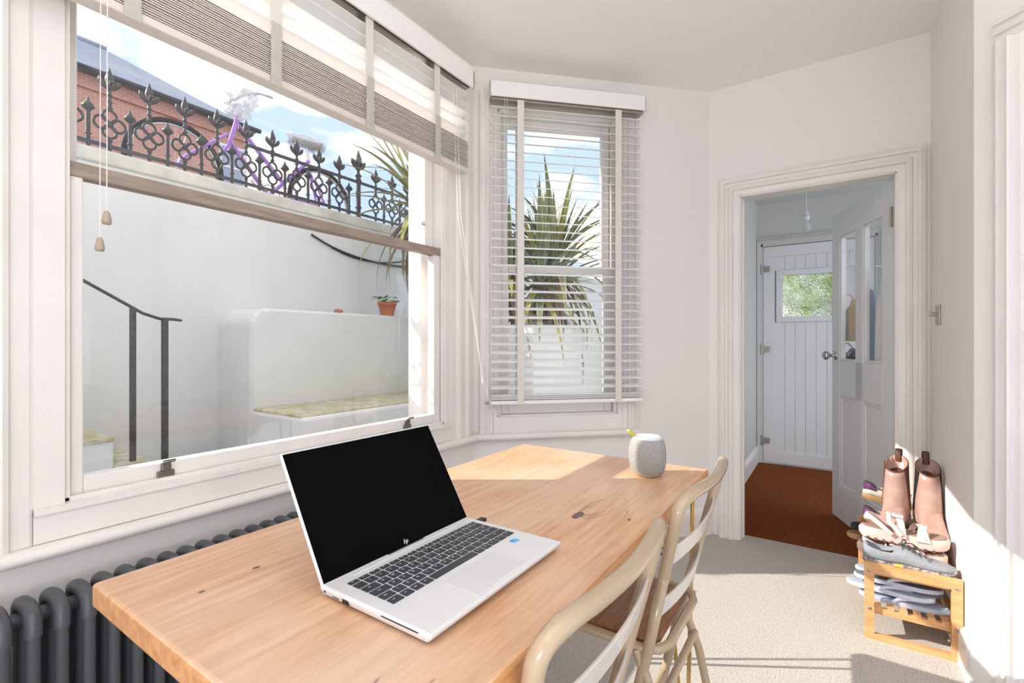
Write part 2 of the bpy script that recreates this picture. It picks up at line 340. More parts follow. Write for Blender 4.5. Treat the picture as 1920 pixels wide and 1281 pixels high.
# doorway architrave + lining
a3 = MB(); W = 0.105
def arch_frame(mb, b_in0, b_in1, ztop, a, sgn=-1, w=0.105):
    P = sc(ARCH, w)
    for k in range(len(P) - 1):
        (x0, y0), (x1, y1) = P[k], P[k + 1]
        def ring(x, y):
            o = w - x
            return [(a + sgn * y, b_in0 + o, 0), (a + sgn * y, b_in0 + o, ztop + o), (a + sgn * y, b_in1 - o, ztop + o), (a + sgn * y, b_in1 - o, 0)]
        r0, r1 = ring(x0, y0), ring(x1, y1)
        mb.add(r0 + r1, [(i, i + 1, 4 + i + 1, 4 + i) for i in range(3)])
arch_frame(a3, DB0 - 0.02, DB1 + 0.018, DZ - 0.02, DA, -1, W)
a3.box(DA - 0.005, DA + 0.105, DB0 - 0.025, DB0, 0, DZ); a3.box(DA - 0.005, DA + 0.105, DB1, DB1 + 0.025, 0, DZ); a3.box(DA - 0.005, DA + 0.105, DB1, DB0, DZ - 0.025, DZ)
a3.box(DA + 0.035, DA + 0.06, DB0 - 0.037, DB0 - 0.025, 0, DZ - 0.025)
struct(a3.build('trim_4', 'gloss', fix=True))
# architrave and closed door on the angled wall
a4 = MB()
PF = sc(ARCH, 0.068)
def fp3(u, n, z): q = fpt(u, n); return (q[0], q[1], z)
profile_strip(a4, PF, lambda x, y, e: fp3(0.067 + x, y, 0 if e == 0 else 2.03))
profile_strip(a4, PF, lambda x, y, e: fp3(0.067 if e == 0 else 0.97, y, 2.098 - x))
for (u0, u1, z0, z1) in ((0.135, 0.155, 0, 2.04), (0.135, 0.90, 2.02, 2.04)):
    a4.prism([fpt(u0, 0), fpt(u1, 0), fpt(u1, -0.12), fpt(u0, -0.12)], z0, z1)
struct(a4.build('trim_5', 'gloss'))
d3 = MB().prism([fpt(0.157, -0.06), fpt(0.895, -0.06), fpt(0.895, -0.10), fpt(0.157, -0.10)], 0.008, 2.015).build('door_3', 'door_white'); struct(d3)
# baseboards
BP = [(0, 0), (0, 0.018), (0.10, 0.018), (0.115, 0.014), (0.125, 0.006), (0.13, 0)]
def board(name, p, q, n, h=0.13, material='gloss', parent=None):
    p, q, n = Vector(p), Vector(q), Vector(n); mb = MB(); k = h / 0.13
    mb.rings([[(e.x + n.x * y, e.y + n.y * y, z * k) for z, y in BP] for e in (p, q)], smooth=False)
    return struct(mb.build(name, material))
board('baseboard_right', (DA, EB), (F0.x + 0.007, EB), (0, 1)); board('baseboard_right_angled', F0, F0 + FD * 0.067, (-0.7071, 0.7071))
board('baseboard_bay', C0 + CD * 0.0, C0 + CD * (CL - 0.0), CN, 0.15); board('baseboard_left', (0.08, AB), (1.98, AB), (0, -1), 0.15)

# ---------------- window 1 (big sash)
win1 = struct(empty('window_1', (0, 0, 0)))
def frame4(mb, x0, x1, y0, y1, z0, z1, wl_, wr, wb, wt):
    mb.box(x0, x0 + wl_, y0, y1, z0, z1); mb.box(x1 - wr, x1, y0, y1, z0, z1); mb.box(x0 + wl_, x1 - wr, y0, y1, z0, z0 + wb); mb.box(x0 + wl_, x1 - wr, y0, y1, z1 - wt, z1)
fr = MB()
fr.box(OA0, OA0 + 0.004, 1.585, 1.72, OZ0, OZ1); fr.box(OA1 - 0.004, OA1, 1.585, 1.72, OZ0, OZ1)
fr.box(OA0, OA0 + 0.012, 1.582, 1.597, OZ0, OZ1); fr.box(OA1 - 0.010, OA1, 1.582, 1.597, OZ0, OZ1); fr.box(OA0, OA1, 1.582, 1.597, OZ0 - 0.002, OZ0 + 0.012)
fr.box(OA0, OA1, 1.60, 1.76, 0.66, OZ0 + 0.002)
fr.build('window_frame', 'gloss', win1, bevel=0.002)
sh = MB(); x0, x1 = OA0 + 0.006, OA1 - 0.005
sh.box(x0, x0 + 0.036, 1.60, 1.64, OZ0 + 0.004, 1.533); sh.box(x1 - 0.045, x1, 1.60, 1.64, OZ0 + 0.004, 1.533); sh.box(x0 + 0.036, x1 - 0.045, 1.60, 1.64, OZ0 + 0.004, 0.768)
s1 = sh.build('lower_sash', 'gloss', win1, bevel=0.004)
MB().box(x0, x1, 1.598, 1.642, 1.533, 1.570).build('meeting_rail', 'rail_brown', win1, bevel=0.003)
MB().box(x0 + 0.036, x1 - 0.045, 1.619, 1.623, 0.768, 1.533).build('pane', 'glass', s1)
uh = MB(); frame4(uh, OA0 + 0.006, OA1 - 0.005, 1.648, 1.686, 1.545, OZ1 - 0.004, 0.036, 0.058, 0.036, 0.05)
s2 = uh.build('upper_sash', 'gloss', win1, bevel=0.004)
MB().box(OA0 + 0.042, OA1 - 0.063, 1.665, 1.669, 1.581, OZ1 - 0.054).build('pane', 'glass', s2)
def catch(px, py):                                    # sash lift on the bottom rail
    q = on_b(px, py, 1.598); c = MB()
    c.box(q.x - 0.022, q.x + 0.022, 1.592, 1.600, 0.722, 0.744); c.box(q.x - 0.012, q.x + 0.012, 1.588, 1.600, 0.744, 0.766)
    h = c.build('sash_lift', 'bronze', s1, bevel=0.003)
    MB().rings([[(q.x + 0.016 * k, 1.588 - 0.020 * math.sin(g), 0.766 + 0.014 * (1 - math.cos(g))) for k, g in ((-1, x), (1, x), (1, x + 0.35), (-1, x + 0.35))] for x in (0, 0.4, 0.8, 1.2)]).build('lip', 'chrome', h)
catch(310, 875); catch(763, 793)
for px, py in ((137, 211), (806, 417)):
    q = on_b(px, py, 1.60); MB().lathe([(0.010, 0), (0.011, 0.006), (0.006, 0.012), (0.003, 0.016)], n=12).xf(Matrix.Translation((q.x if px > 500 else OA0 + 0.016, 1.648, q.z)) @ Matrix.Rotation(R(90), 4, 'X')).build('sash_stop', 'chrome', s2)

# ---------------- window 2 (bay sash), local frame
win2 = struct(empty('window_2', (C0.x, C0.y, 0), R(-45)))    # local x along wall, local y outwards
fr = MB(); fr.box(S0, S0 + 0.02, 0, 0.13, CZ0, CZ1); fr.box(S1 - 0.02, S1, 0, 0.13, CZ0, CZ1); fr.box(S0, S1, 0, 0.13, CZ1 - 0.02, CZ1); fr.box(S0, S1, 0, 0.17, CZ0 - 0.03, CZ0 + 0.01)
fr.build('window_frame', 'gloss', win2, bevel=0.002)
lw = MB(); frame4(lw, S0 + 0.022, S1 - 0.022, 0.02, 0.055, CZ0 + 0.01, 1.53, 0.045, 0.045, 0.075, 0.035); l2 = lw.build('lower_sash', 'gloss', win2, bevel=0.004)
MB().box(S0 + 0.067, S1 - 0.067, 0.036, 0.040, CZ0 + 0.085, 1.495).build('pane', 'glass', l2)
uw = MB(); frame4(uw, S0 + 0.022, S1 - 0.022, 0.062, 0.095, 1.50, CZ1 - 0.02, 0.045, 0.045, 0.035, 0.05); u2 = uw.build('upper_sash', 'gloss', win2, bevel=0.004)
MB().box(S0 + 0.067, S1 - 0.067, 0.076, 0.080, 1.535, CZ1 - 0.07).build('pane', 'glass', u2)

# ---------------- hall
HA, HZ, HB = 5.0, 2.39, 0.61
struct(MB().box(DA + 0.01, HA + 0.02, -1.0, HB, -0.06, -0.004).build('floor_hall', 'coir'))
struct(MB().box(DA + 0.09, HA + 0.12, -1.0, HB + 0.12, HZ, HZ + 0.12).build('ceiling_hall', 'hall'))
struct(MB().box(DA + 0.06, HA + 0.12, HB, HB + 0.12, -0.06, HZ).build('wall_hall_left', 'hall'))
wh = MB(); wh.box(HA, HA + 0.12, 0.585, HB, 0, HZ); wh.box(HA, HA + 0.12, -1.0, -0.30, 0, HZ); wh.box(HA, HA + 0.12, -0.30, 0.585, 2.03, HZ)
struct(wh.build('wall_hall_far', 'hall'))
board('baseboard_hall_left', (DA + 0.10, HB), (HA, HB), (0, -1), 0.15); 
a6 = MB(); arch_frame(a6, 0.575, -0.29, 2.02, HA, -1, 0.06)
a6.box(HA - 0.002, HA + 0.10, 0.56, 0.585, 0, 2.03); a6.box(HA - 0.002, HA + 0.10, -0.30, -0.275, 0, 2.03); a6.box(HA - 0.002, HA + 0.10, -0.30, 0.585, 2.0, 2.03)
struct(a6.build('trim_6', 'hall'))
d2 = struct(empty('door_2', (HA, 0.558, 0)))                    # local: y runs to the right as negative
fm = MB(); DW = 0.83
PA0, PA1, PZ0, PZ1 = -0.155, -0.532, 1.35, 1.72                 # glazed opening
fm.box(0.012, 0.055, -DW, 0, 0.01, 0.115); fm.box(0.012, 0.055, -DW, 0, 1.90, 1.995); fm.box(0.012, 0.055, -0.095, 0, 0.115, 1.90); fm.box(0.012, 0.055, -DW, -DW + 0.095, 0.115, 1.90)
fm.build('door_frame', 'door_white', d2, bevel=0.004)
nb = 8; bw = (DW - 0.19) / nb
for k in range(nb):
    y1 = -0.095 - k * bw; y0 = y1 - bw + 0.0012
    for z0, z1 in ((0.115, PZ0 - 0.05), (PZ1 + 0.05, 1.90)):
        MB().box(0.024, 0.050, y0, y1, z0, z1).build('board', 'door_white', d2, bevel=0.003)
pf = MB(); frame4b = [(PA1 - 0.05, PA1, PZ0 - 0.05, PZ1 + 0.05), (PA0, PA0 + 0.05, PZ0 - 0.05, PZ1 + 0.05), (PA1, PA0, PZ0 - 0.05, PZ0), (PA1, PA0, PZ1, PZ1 + 0.05)]
for y0, y1, z0, z1 in frame4b: pf.box(0.008, 0.058, y0, y1, z0, z1)
pfo = pf.build('pane_frame', 'door_white', d2, bevel=0.004)
MB().box(0.03, 0.036, PA1, PA0, PZ0, PZ1).build('pane', 'frost', pfo)
bk = MB(); bk.box(0.052, 0.056, -DW, PA1 - 0.04, 0.02, 1.99); bk.box(0.052, 0.056, PA0 + 0.04, 0, 0.02, 1.99); bk.box(0.052, 0.056, PA1 - 0.04, PA0 + 0.04, 0.02, PZ0 - 0.03); bk.box(0.052, 0.056, PA1 - 0.04, PA0 + 0.04, PZ1 + 0.03, 1.99)
bk.build('back_panel', 'door_white', d2)
for z in (1.79, 1.05, 0.21):
    h = MB(); h.box(-0.006, 0.012, -0.055, 0.02, z - 0.025, z + 0.025); h.tube([(-0.008, 0.010, z - 0.045), (-0.008, 0.010, z + 0.045)], 0.009); h.build('hinge', 'steel', d2, bevel=0.002)

# open panelled door
HP = Vector((3.06, -0.238)); de = Vector((0.68, 0.262)).normalized(); DL = 0.715
d1 = struct(empty('door_1', (HP.x, HP.y, 0), math.atan2(de.y, de.x)))   # local x along leaf, local y = camera side
zt = 1.925; th = 0.038; y0, y1 = -th, 0.0
st = MB()
st.box(0, 0.105, y0, y1, 0.012, zt); st.box(DL - 0.105, DL, y0, y1, 0.012, zt); st.box(0.315, 0.40, y0, y1, 0.22, 1.77)
st.box(0.105, DL - 0.105, y0, y1, 0.012, 0.22); st.box(0.105, DL - 0.105, y0, y1, 0.78, 1.0); st.box(0.105, DL - 0.105, y0, y1, 1.77, zt)
st.build('door_frame', 'door_white', d1, bevel=0.003)
for xa, xb in ((0.105, 0.315), (0.40, DL - 0.105)):
    MB().box(xa, xb, y0 + 0.012, y1 - 0.012, 0.22, 0.78).build('panel', 'door_white', d1)
    pm = MB(); frame4(pm, xa, xb, y0 + 0.004, y1 - 0.005, 0.22, 0.78, 0.018, 0.018, 0.018, 0.018); pm.build('panel_moulding', 'door_white', d1, bevel=0.005)
    MB().box(xa, xb, -0.021, -0.017, 1.0, 1.77).build('pane', 'glass', d1)
    pm = MB(); frame4(pm, xa, xb, y0 + 0.006, y1 - 0.006, 1.0, 1.77, 0.012, 0.012, 0.012, 0.012); pm.build('glazing_bead', 'door_white', d1, bevel=0.003)
for sgn, yb in ((1, 0.0), (-1, -th)):
    k = MB().lathe([(0.028, 0), (0.028, 0.004), (0.012, 0.010), (0.009, 0.028), (0.014, 0.034), (0.027, 0.046), (0.029, 0.058), (0.022, 0.070), (0.008, 0.075)], n=18)
    k.xf(Matrix.Translation((DL - 0.052, yb, 1.03)) @ Matrix.Rotation(R(-90) * sgn, 4, 'X')).build('knob', 'chrome', d1)
for z in (1.74, 0.25): MB().box(-0.006, 0.004, -th, 0.014, z - 0.05, z + 0.05).build('hinge', 'steel', d1, bevel=0.002)

# ================================================================== GARDEN
BR = 3.75
struct(MB().box(-4, 6.5, 1.70, BR, -0.12, -0.02).build('lightwell_floor', 'stone'))
rw = MB().box(-6, 9, BR, BR + 0.22, -0.1, 2.21).build('wall_retaining', 'render'); struct(rw)
cp = struct(MB().box(-6, 9, BR - 0.02, BR + 0.26, 2.21, 2.30).build('wall_coping', 'coping', bevel=0.012))
struct(MB().box(-30, 40, BR + 0.2, 60, 1.9, 2.12).build('street_ground', 'asphalt'))
def rounded_block(name, x0, x1, y0, y1, z0, z1, r, m):
    pts = [(x0, z0)] + [(x0 + r - r * math.cos(g), z1 - r + r * math.sin(g)) for g in [R(90) * i / 8 for i in range(9)]] + [(x1, z1), (x1, z0)]
    mb = MB(); mb.rings([[(x, y1, z) for x, z in pts], [(x, y0 + 0.03, z) for x, z in pts], [(x + (0.02 if x < x0 + r else 0), y0, z - (0.02 if z > z1 - 0.01 else 0)) for x, z in pts]], smooth=False)
    return struct(mb.build(name, m, bevel=0.01))
LB = 3.30
lx = on_b(472, 680, LB).x
rounded_block('garden_ledge', lx, 5.6, LB, BR + 0.02, 0, 1.355, 0.13, 'render')
struct(MB().box(lx, 3.2, 2.70, LB + 0.02, -0.1, 0.645).build('garden_step', 'render', bevel=0.02))
struct(MB().box(lx + 0.01, 3.2, 2.74, LB + 0.0, 0.640, 0.662).build('garden_step_moss', 'moss', bevel=0.008))
struct(MB().box(3.2, 5.6, 1.95, BR, -0.1, 1.25).build('garden_planter', 'render', bevel=0.02))
# steps up to the street
BS = 3.05
c1 = on_b(212, 821, BS); c2 = on_b(281, 862, BS); rise = c1.z - c2.z; tr = c2.x - c1.x
steps = struct(empty('garden_steps', (c2.x, BS, 0)))
for k in range(-2, 12):
    zt_ = c2.z + k * rise
    if zt_ > 2.2: break
    xr = c2.x - k * tr
    MB().box(xr - c2.x - (tr if zt_ + rise < 2.2 else 1.0), xr - c2.x, 0, BR - BS + 0.01, 0, zt_ - 0.016).build('step', 'render', steps)
    MB().box(xr - c2.x - (tr if zt_ + rise < 2.2 else 1.0) - 0.004, xr - c2.x + 0.004, -0.004, BR - BS, zt_ - 0.018, zt_).build('tread', 'moss', steps)

# ================================================================== TABLE
TA0, TA1, TB0, TB1, TZ = 0.247, 1.452, 0.300, 0.925, 0.75
tbl = thing('dining_table', 'worn orange pine dining table on brass hairpin legs by the big window', 'table', ((TA0 + TA1) / 2, (TB0 + TB1) / 2, 0))
hx, hy = (TA1 - TA0) / 2, (TB1 - TB0) / 2
top = MB().box(-hx, hx, -hy, hy, TZ - 0.036, TZ).build('tabletop', 'pine', tbl, bevel=0.006, seg=3)
top.data.materials.append(M['pine_edge'])
for pol in top.data.polygons:
    if abs(pol.normal.z) < 0.5: pol.material_index = 1
k = on_z(1092, 961, TZ); kx, ky = k.x - tbl.location.x, k.y - tbl.location.y
def disc(cx, cy, rx, ry, z, n=18, j=0.12):
    return MB().add([(cx + rx * math.cos(2 * math.pi * i / n) * (1 + random.uniform(-j, j)), cy + ry * math.sin(2 * math.pi * i / n) * (1 + random.uniform(-j, j)), z) for i in range(n)], [tuple(range(n))])
disc(kx - 0.02, ky, 0.022, 0.010, TZ + 0.0006).build('knot', 'knot', top)
for r in (0.9, 1.35, 1.8, 2.3):
    MB().tube([(kx + 0.016 * r + 0.028 * r * math.cos(g) * (1 + random.uniform(-0.10, 0.10)), ky - 0.004 * r + 0.011 * r * math.sin(g) * (1.5 if math.sin(g) < 0 else 0.8) + random.uniform(-0.0012, 0.0012), TZ - 0.0001) for g in [2 * math.pi * i / 26 for i in range(int(18 + 2 * r))]], 0.00055, n=4).build('grain_ring', 'knot', top)
for px, py, s in ((480, 1065, 0.006), (378, 1110, 0.005), (1180, 975, 0.005)):
    q = on_z(px, py, TZ); disc(q.x - tbl.location.x, q.y - tbl.location.y, s, s * 0.5, TZ + 0.0006, j=0.3).build('knot', 'knot', top)
for sx in (-1, 1):
    for sy in (-1, 1):
        cx, cy = (hx - 0.014 if sx > 0 else -hx + 0.16), sy * (hy - 0.09); L = MB()
        f = Vector((cx + sx * 0.02, cy + sy * 0.02, 0.008))
        for dx, dy in ((0, 0.05), (0, -0.05)):
            L.tube(smooth_path([(cx + dx, cy + dy, TZ - 0.036), (f.x, f.y + dy * 0.25, 0.06), (f.x, f.y + dy * 0.1, 0.006)]), 0.006)
        L.box(cx - 0.012, cx + 0.012, cy - 0.06, cy + 0.06, TZ - 0.041, TZ - 0.036)
        L.build('leg', 'brass', tbl)

# ================================================================== LAPTOP
LA0, LBF, LWD, LDP = 0.415, 0.394, 0.324, 0.214
lap = thing('laptop', 'open silver laptop with black blank screen on the pine table', 'laptop', (LA0, LBF, TZ))
bz0, bz1 = 0.003, 0.017
# base with tapered underside
base = MB(); pts_t = [(0, 0), (LWD, 0), (LWD, LDP), (0, LDP)]
base.add([(x + (0.003 if x == 0 else -0.003), y + (0.008 if y == 0 else -0.004), bz0) for x, y in pts_t] + [(x, y, bz1 - 0.006) for x, y in pts_t] + [(x, y, bz1) for x, y in pts_t],
         [(3, 2, 1, 0), (8, 9, 10, 11)] + [(i, (i + 1) % 4, 4 + (i + 1) % 4, 4 + i) for i in range(4)] + [(4 + i, 4 + (i + 1) % 4, 8 + (i + 1) % 4, 8 + i) for i in range(4)])
lb = base.build('base', 'silver', lap, bevel=0.003)
for x in (0.03, LWD - 0.03):
    for y in (0.03, LDP - 0.03): MB().box(x - 0.012, x + 0.012, y - 0.004, y + 0.004, 0, bz0 + 0.001).build('foot', 'black', lap)
for y0_, y1_, z0_, z1_ in ((0.172, 0.186, 0.007, 0.0115), (0.150, 0.163, 0.006, 0.012), (0.20, 0.203, 0.009, 0.012)):
    MB().box(-0.0003 + (0.0012 if z1_ < 0.0118 else 0), 0.006, y0_, y1_, z0_, z1_).build('port', 'black', lb)
MB().box(-0.0006, 0.003, 0.02, 0.085, 0.0125, 0.0140).build('card_slot', 'black', lb)
MB().box(0.102, 0.222, 0.008, 0.076, bz1 - 0.001, bz1 + 0.0003).build('touchpad', 'pad', lap, bevel=0.0006)
sx_, sy_ = 0.272, 0.066
stk = MB().box(sx_, sx_ + 0.016, sy_ - 0.004, sy_ + 0.008, bz1, bz1 + 0.0004).build('sticker', 'blue2', lap)
MB().box(sx_, sx_ + 0.007, sy_ + 0.002, sy_ + 0.008, bz1 + 0.0004, bz1 + 0.0006).build('sticker_corner', 'blue', stk)
def text_mesh(txt, size, material, mtx, parent, name='legend', shear=0.0):
    cu = bpy.data.curves.new(name, 'FONT'); cu.body = txt; cu.size = size; cu.align_x = 'CENTER'; cu.align_y = 'CENTER'; cu.resolution_u = 1; cu.shear = shear; cu.extrude = 0.00008
    ob = bpy.data.objects.new(name, cu); col.objects.link(ob)
    dg = bpy.context.evaluated_depsgraph_get(); me = bpy.data.meshes.new_from_object(ob.evaluated_get(dg)); bpy.data.objects.remove(ob)
    me.materials.clear(); me.materials.append(M[material]); o = bpy.data.objects.new(name, me); col.objects.link(o); o.parent = parent; o.matrix_local = mtx
    return o
kb = [(0.0115, ['esc'] + ['F%d' % i for i in range(1, 13)] + ['ins', 'del'], None),
      (0.0174, list('`1234567890-=') + ['<-'], {13: 1.7}), (0.0174, ['tab'] + list('QWERTYUIOP[]') + ['#'], {0: 1.45, 13: 1.25}),
      (0.0174, ['caps'] + list("ASDFGHJKL;'") + ['ent'], {0: 1.7, 12: 2.0}), (0.0174, ['shift'] + list('\\ZXCVBNM,./') + ['shift'], {0: 1.25, 12: 2.45}),
      (0.0174, ['ctrl', 'fn', 'win', 'alt', '', 'alt', 'ctrl', '<', '^', '>'], {0: 1.2, 4: 5.4, 7: 1.15, 8: 1.15, 9: 1.15})]
kx0, kx1, ky = 0.021, LWD - 0.015, 0.184
for h, keys, wds in kb:
    ws = [(wds or {}).get(i, 1.0) for i in range(len(keys))]; u = (kx1 - kx0) / sum(ws); x = kx0
    for i, kname in enumerate(keys):
        w_ = ws[i] * u
        kk = MB().box(x + 0.0016, x + w_ - 0.0016, ky - h + 0.0015, ky - 0.0015, bz1 - 0.0004, bz1 + 0.0013).build('key', 'key', lap, bevel=0.0004, seg=1)
        if kname: text_mesh(kname, 0.0052 if len(kname) < 2 else 0.0034, 'legend', Matrix.Translation((x + w_ / 2 - 0.002, ky - h * 0.42, bz1 + 0.0014)), kk)
        x += w_
    ky -= h
MB().box(0.045, LWD - 0.045, 0.196, 0.2035, bz1 - 0.001, bz1 + 0.0006).build('hinge_grille', 'silver', lap)
# lid
tl = R(31.5)
def lidp(u, h, t): # u along width, h up the lid, t thickness behind the screen
    return (u, 0.206 + h * math.sin(tl) + t * math.cos(tl), 0.014 + h * math.cos(tl) - t * math.sin(tl))
def lid_box(u0, u1, h0, h1, t0, t1): 
    v = [lidp(u, h, t) for t in (t0, t1) for u, h in ((u0, h0), (u1, h0), (u1, h1), (u0, h1))]
    return MB().add(v, [(0, 1, 2, 3), (7, 6, 5, 4), (0, 4, 5, 1), (1, 5, 6, 2), (2, 6, 7, 3), (3, 7, 4, 0)])
lid = lid_box(0, LWD, 0.0, 0.206, 0, 0.006).build('lid', 'silver', lap, bevel=0.0025)
sc_ = lid_box(0.0025, LWD - 0.0025, 0.004, 0.2035, -0.0008, 0.001).build('screen', 'screen', lap, bevel=0.002)
mx = Matrix.Translation(lidp(LWD / 2, 0.011, -0.0012)) @ Matrix.Rotation(R(90) - tl, 4, 'X')
text_mesh('hp', 0.011, 'legend', mx, sc_, 'logo', 0.35)
MB().tube([(0.12, 0.208, 0.013), (0.20, 0.208, 0.013)], 0.005).build('hinge', 'black', lap)
MB().box(LWD - 0.001, LWD + 0.026, 0.180, 0.194, 0.005, 0.013).build('usb_receiver', 'black', lap, bevel=0.002)

# ================================================================== SPEAKER
q = on_z(1215, 893, TZ)
spk = thing('bluetooth_speaker', 'rounded grey mesh portable speaker at the end of the pine table', 'speaker', (q.x + 0.01, q.y + 0.005, TZ))
MB().lathe([(0.030, 0), (0.036, 0.004), (0.041, 0.011)], n=32).build('base', 'spk_base', spk)
MB().lathe([(0.041, 0.011), (0.0465, 0.022), (0.049, 0.040), (0.0495, 0.060), (0.048, 0.078), (0.0445, 0.092), (0.039, 0.101)], n=36).build('mesh_body', 'fabric', spk)
MB().lathe([(0.039, 0.101), (0.036, 0.106), (0.030, 0.1075), (0.026, 0.1065), (0.001, 0.1065)], n=32).build('top_panel', 'spk_top', spk)
lp = arc((0, 0, 0), 1.0, 0, 2 * math.pi, 18, (-0.010, 0.008, 0.011), (0.004, 0.004, 0.001))
MB().tube([Vector((-0.020, 0.036, 0.112)) + p for p in lp[:-1]], 0.0036, n=6, closed=True, flat=(1.4, 0.5)).build('strap', 'strap', spk)

# ================================================================== CHAIRS
def chair(label, a0, a1, bt):
    """back top runs a0..a1; faces the table (+Y)"""
    c = (a0 + a1) / 2; wt = (a1 - a0) / 2; ws = wt - 0.062
    t = thing('folding_chair', label, 'chair', (c, bt, 0), 0, 'folding chairs at the pine table')
    r = 0.0125; ZB = 0.79; SZ = 0.425; sl_ = 0.235
    def up_(x, z, s): return Vector((s * x, (ZB - z) * sl_, z))
    L = lambda z: ws + (wt - ws) * max(0, (z - SZ)) / (ZB - SZ)
    bow = -0.024                                                  # the back bows away from the table
    path = [up_(ws, 0.012, -1), up_(ws, SZ, -1), up_(L(0.60), 0.60, -1), up_(L(0.72), 0.72, -1), Vector((-wt + 0.012, 0.006, ZB - 0.018)), Vector((-wt + 0.06, -0.010, ZB)), Vector((-wt * 0.45, bow + 0.006, ZB - 0.004)), Vector((0, bow, ZB - 0.006))]
    path = path + [Vector((-p.x, p.y, p.z)) for p in path[-2::-1]]
    P = path[:3] + smooth_path(path[2:-2], 2) + path[-2:]
    MB().tube(P, [r * (1.0 if p.z < 0.70 else 1.08) for p in P], n=12).build('back_frame', 'chair', t)
    for z, h in ((0.655, 0.045), (0.525, 0.045)):
        rs = []
        for i in range(13):
            f = -1 + i / 6; x = f * (L(z) - 0.004); y = (ZB - z) * sl_ + bow * 0.8 * (1 - f * f)
            rs.append([(x, y - 0.003 + d, z + e) for d, e in ((0, -h / 2), (0.006, -h / 2), (0.006 - 0.235 * h, h / 2), (-0.235 * h, h / 2))])
        MB().rings(rs, smooth=False).build('back_slat', 'slat_chair', t, bevel=0.0015)
    sy0, sy1 = 0.055, 0.43
    sw = ws - 0.004
    fr_ = [(-sw + 0.05, sy0), (-sw + 0.015, sy0 + 0.015), (-sw, sy0 + 0.05), (-sw, sy1 - 0.04), (-sw + 0.04, sy1), (sw - 0.04, sy1), (sw, sy1 - 0.04), (sw, sy0 + 0.05), (sw - 0.015, sy0 + 0.015), (sw - 0.05, sy0)]
    MB().tube([(x, y, SZ - 0.012) for x, y in fr_], 0.011, n=10, closed=True).build('seat_frame', 'chair', t)
    iw = sw - 0.022; p = [(-iw + 0.03, sy0 + 0.020), (iw - 0.03, sy0 + 0.020), (iw - 0.006, sy0 + 0.03), (iw, sy0 + 0.06), (iw, sy1 - 0.05), (iw - 0.03, sy1 - 0.018), (-iw + 0.03, sy1 - 0.018), (-iw, sy1 - 0.05), (-iw, sy0 + 0.06), (-iw + 0.006, sy0 + 0.03)]
    MB().prism(p, SZ - 0.016, SZ - 0.002).build('seat', 'teak', t, bevel=0.003)
    lg = []
    for s in (-1, 1):
        x = s * (sw + 0.004)
        MB().tube([(x, sy0 + 0.06, SZ - 0.014), (x, 0.055, 0.26), (x, 0.0, 0.012)], 0.0115, n=10).build('leg', 'chair', t)
        MB().lathe([(0.014, 0), (0.014, 0.02), (0.010, 0.024)], (x, 0.0, 0), n=12).build('foot_cap', 'black', t)
        MB().lathe([(0.015, 0), (0.015, 0.02), (0.010, 0.024)], (s * ws, ZB * sl_, 0), n=12).build('foot_cap', 'black', t)
    MB().tube([(-sw, 0.063, 0.30), (sw, 0.063, 0.30)], 0.010, n=10).build('cross_bar', 'chair', t)
    MB().tube([(-ws, (ZB - 0.16) * sl_, 0.16), (ws, (ZB - 0.16) * sl_, 0.16)], 0.009, n=8).build('stretcher', 'chair', t)
    return t
chair('beige metal folding chair with teak seat, next to the laptop', 0.445, 0.905, 0.266)
chair('beige metal folding chair with teak seat, next to the grey speaker', 1.012, 1.472, 0.264)

# ================================================================== RADIATOR
rad = thing('column_radiator', 'dark grey column radiator under the big window', 'radiator', (0.9, 1.47, 0))
sec = MB()
for y in (-0.055, 0.0, 0.055):
    sec.tube([(0, y, 0.10), (0, y, 0.50)], 0.0125, n=12)
for z0_, sg in ((0.505, 1), (0.095, -1)):
    sec.tube([(0, -0.055, z0_ - sg * 0.02)] + [Vector((0, -0.055 * math.cos(g), z0_ + sg * 0.030 * math.sin(g) ** 0.6)) for g in [R(180) * i / 10 for i in range(1, 10)]] + [(0, 0.055, z0_ - sg * 0.02)], 0.0155, n=12)
    sec.tube([(-0.023, 0, z0_ + sg * 0.002), (0.023, 0, z0_ + sg * 0.002)], 0.017, n=12)
first = None
for i in range(24):
    x = 0.19 + 0.046 * i - 0.9
    if first is None: first = sec.build('section', 'rad', rad); first.location = (x, 0, 0)
    else: c = dup(first, rad); c.location = (x, 0, 0)
for i in (2, 21): MB().box(0.19 + 0.046 * i - 0.9 - 0.012, 0.19 + 0.046 * i - 0.9 + 0.012, -0.05, 0.05, 0.0, 0.09).build('foot', 'rad', rad)

# ================================================================== BLINDS
def slat_mesh(L, wd, tilt, th=0.0028):
    rs = []; n = 6
    for x in (-L / 2, L / 2):
        up_, dn = [], []
        for i in range(n + 1):
            f = -1 + 2 * i / n; y = f * wd / 2; z = 0.0022 * (1 - f * f)
            yy = y * math.cos(tilt) - z * math.sin(tilt); zz = y * math.sin(tilt) + z * math.cos(tilt)
            up_.append((x, yy, zz + th / 2)); dn.append((x, yy, zz - th / 2))
        rs.append(up_ + dn[::-1])
    return MB().rings(rs, smooth=False)
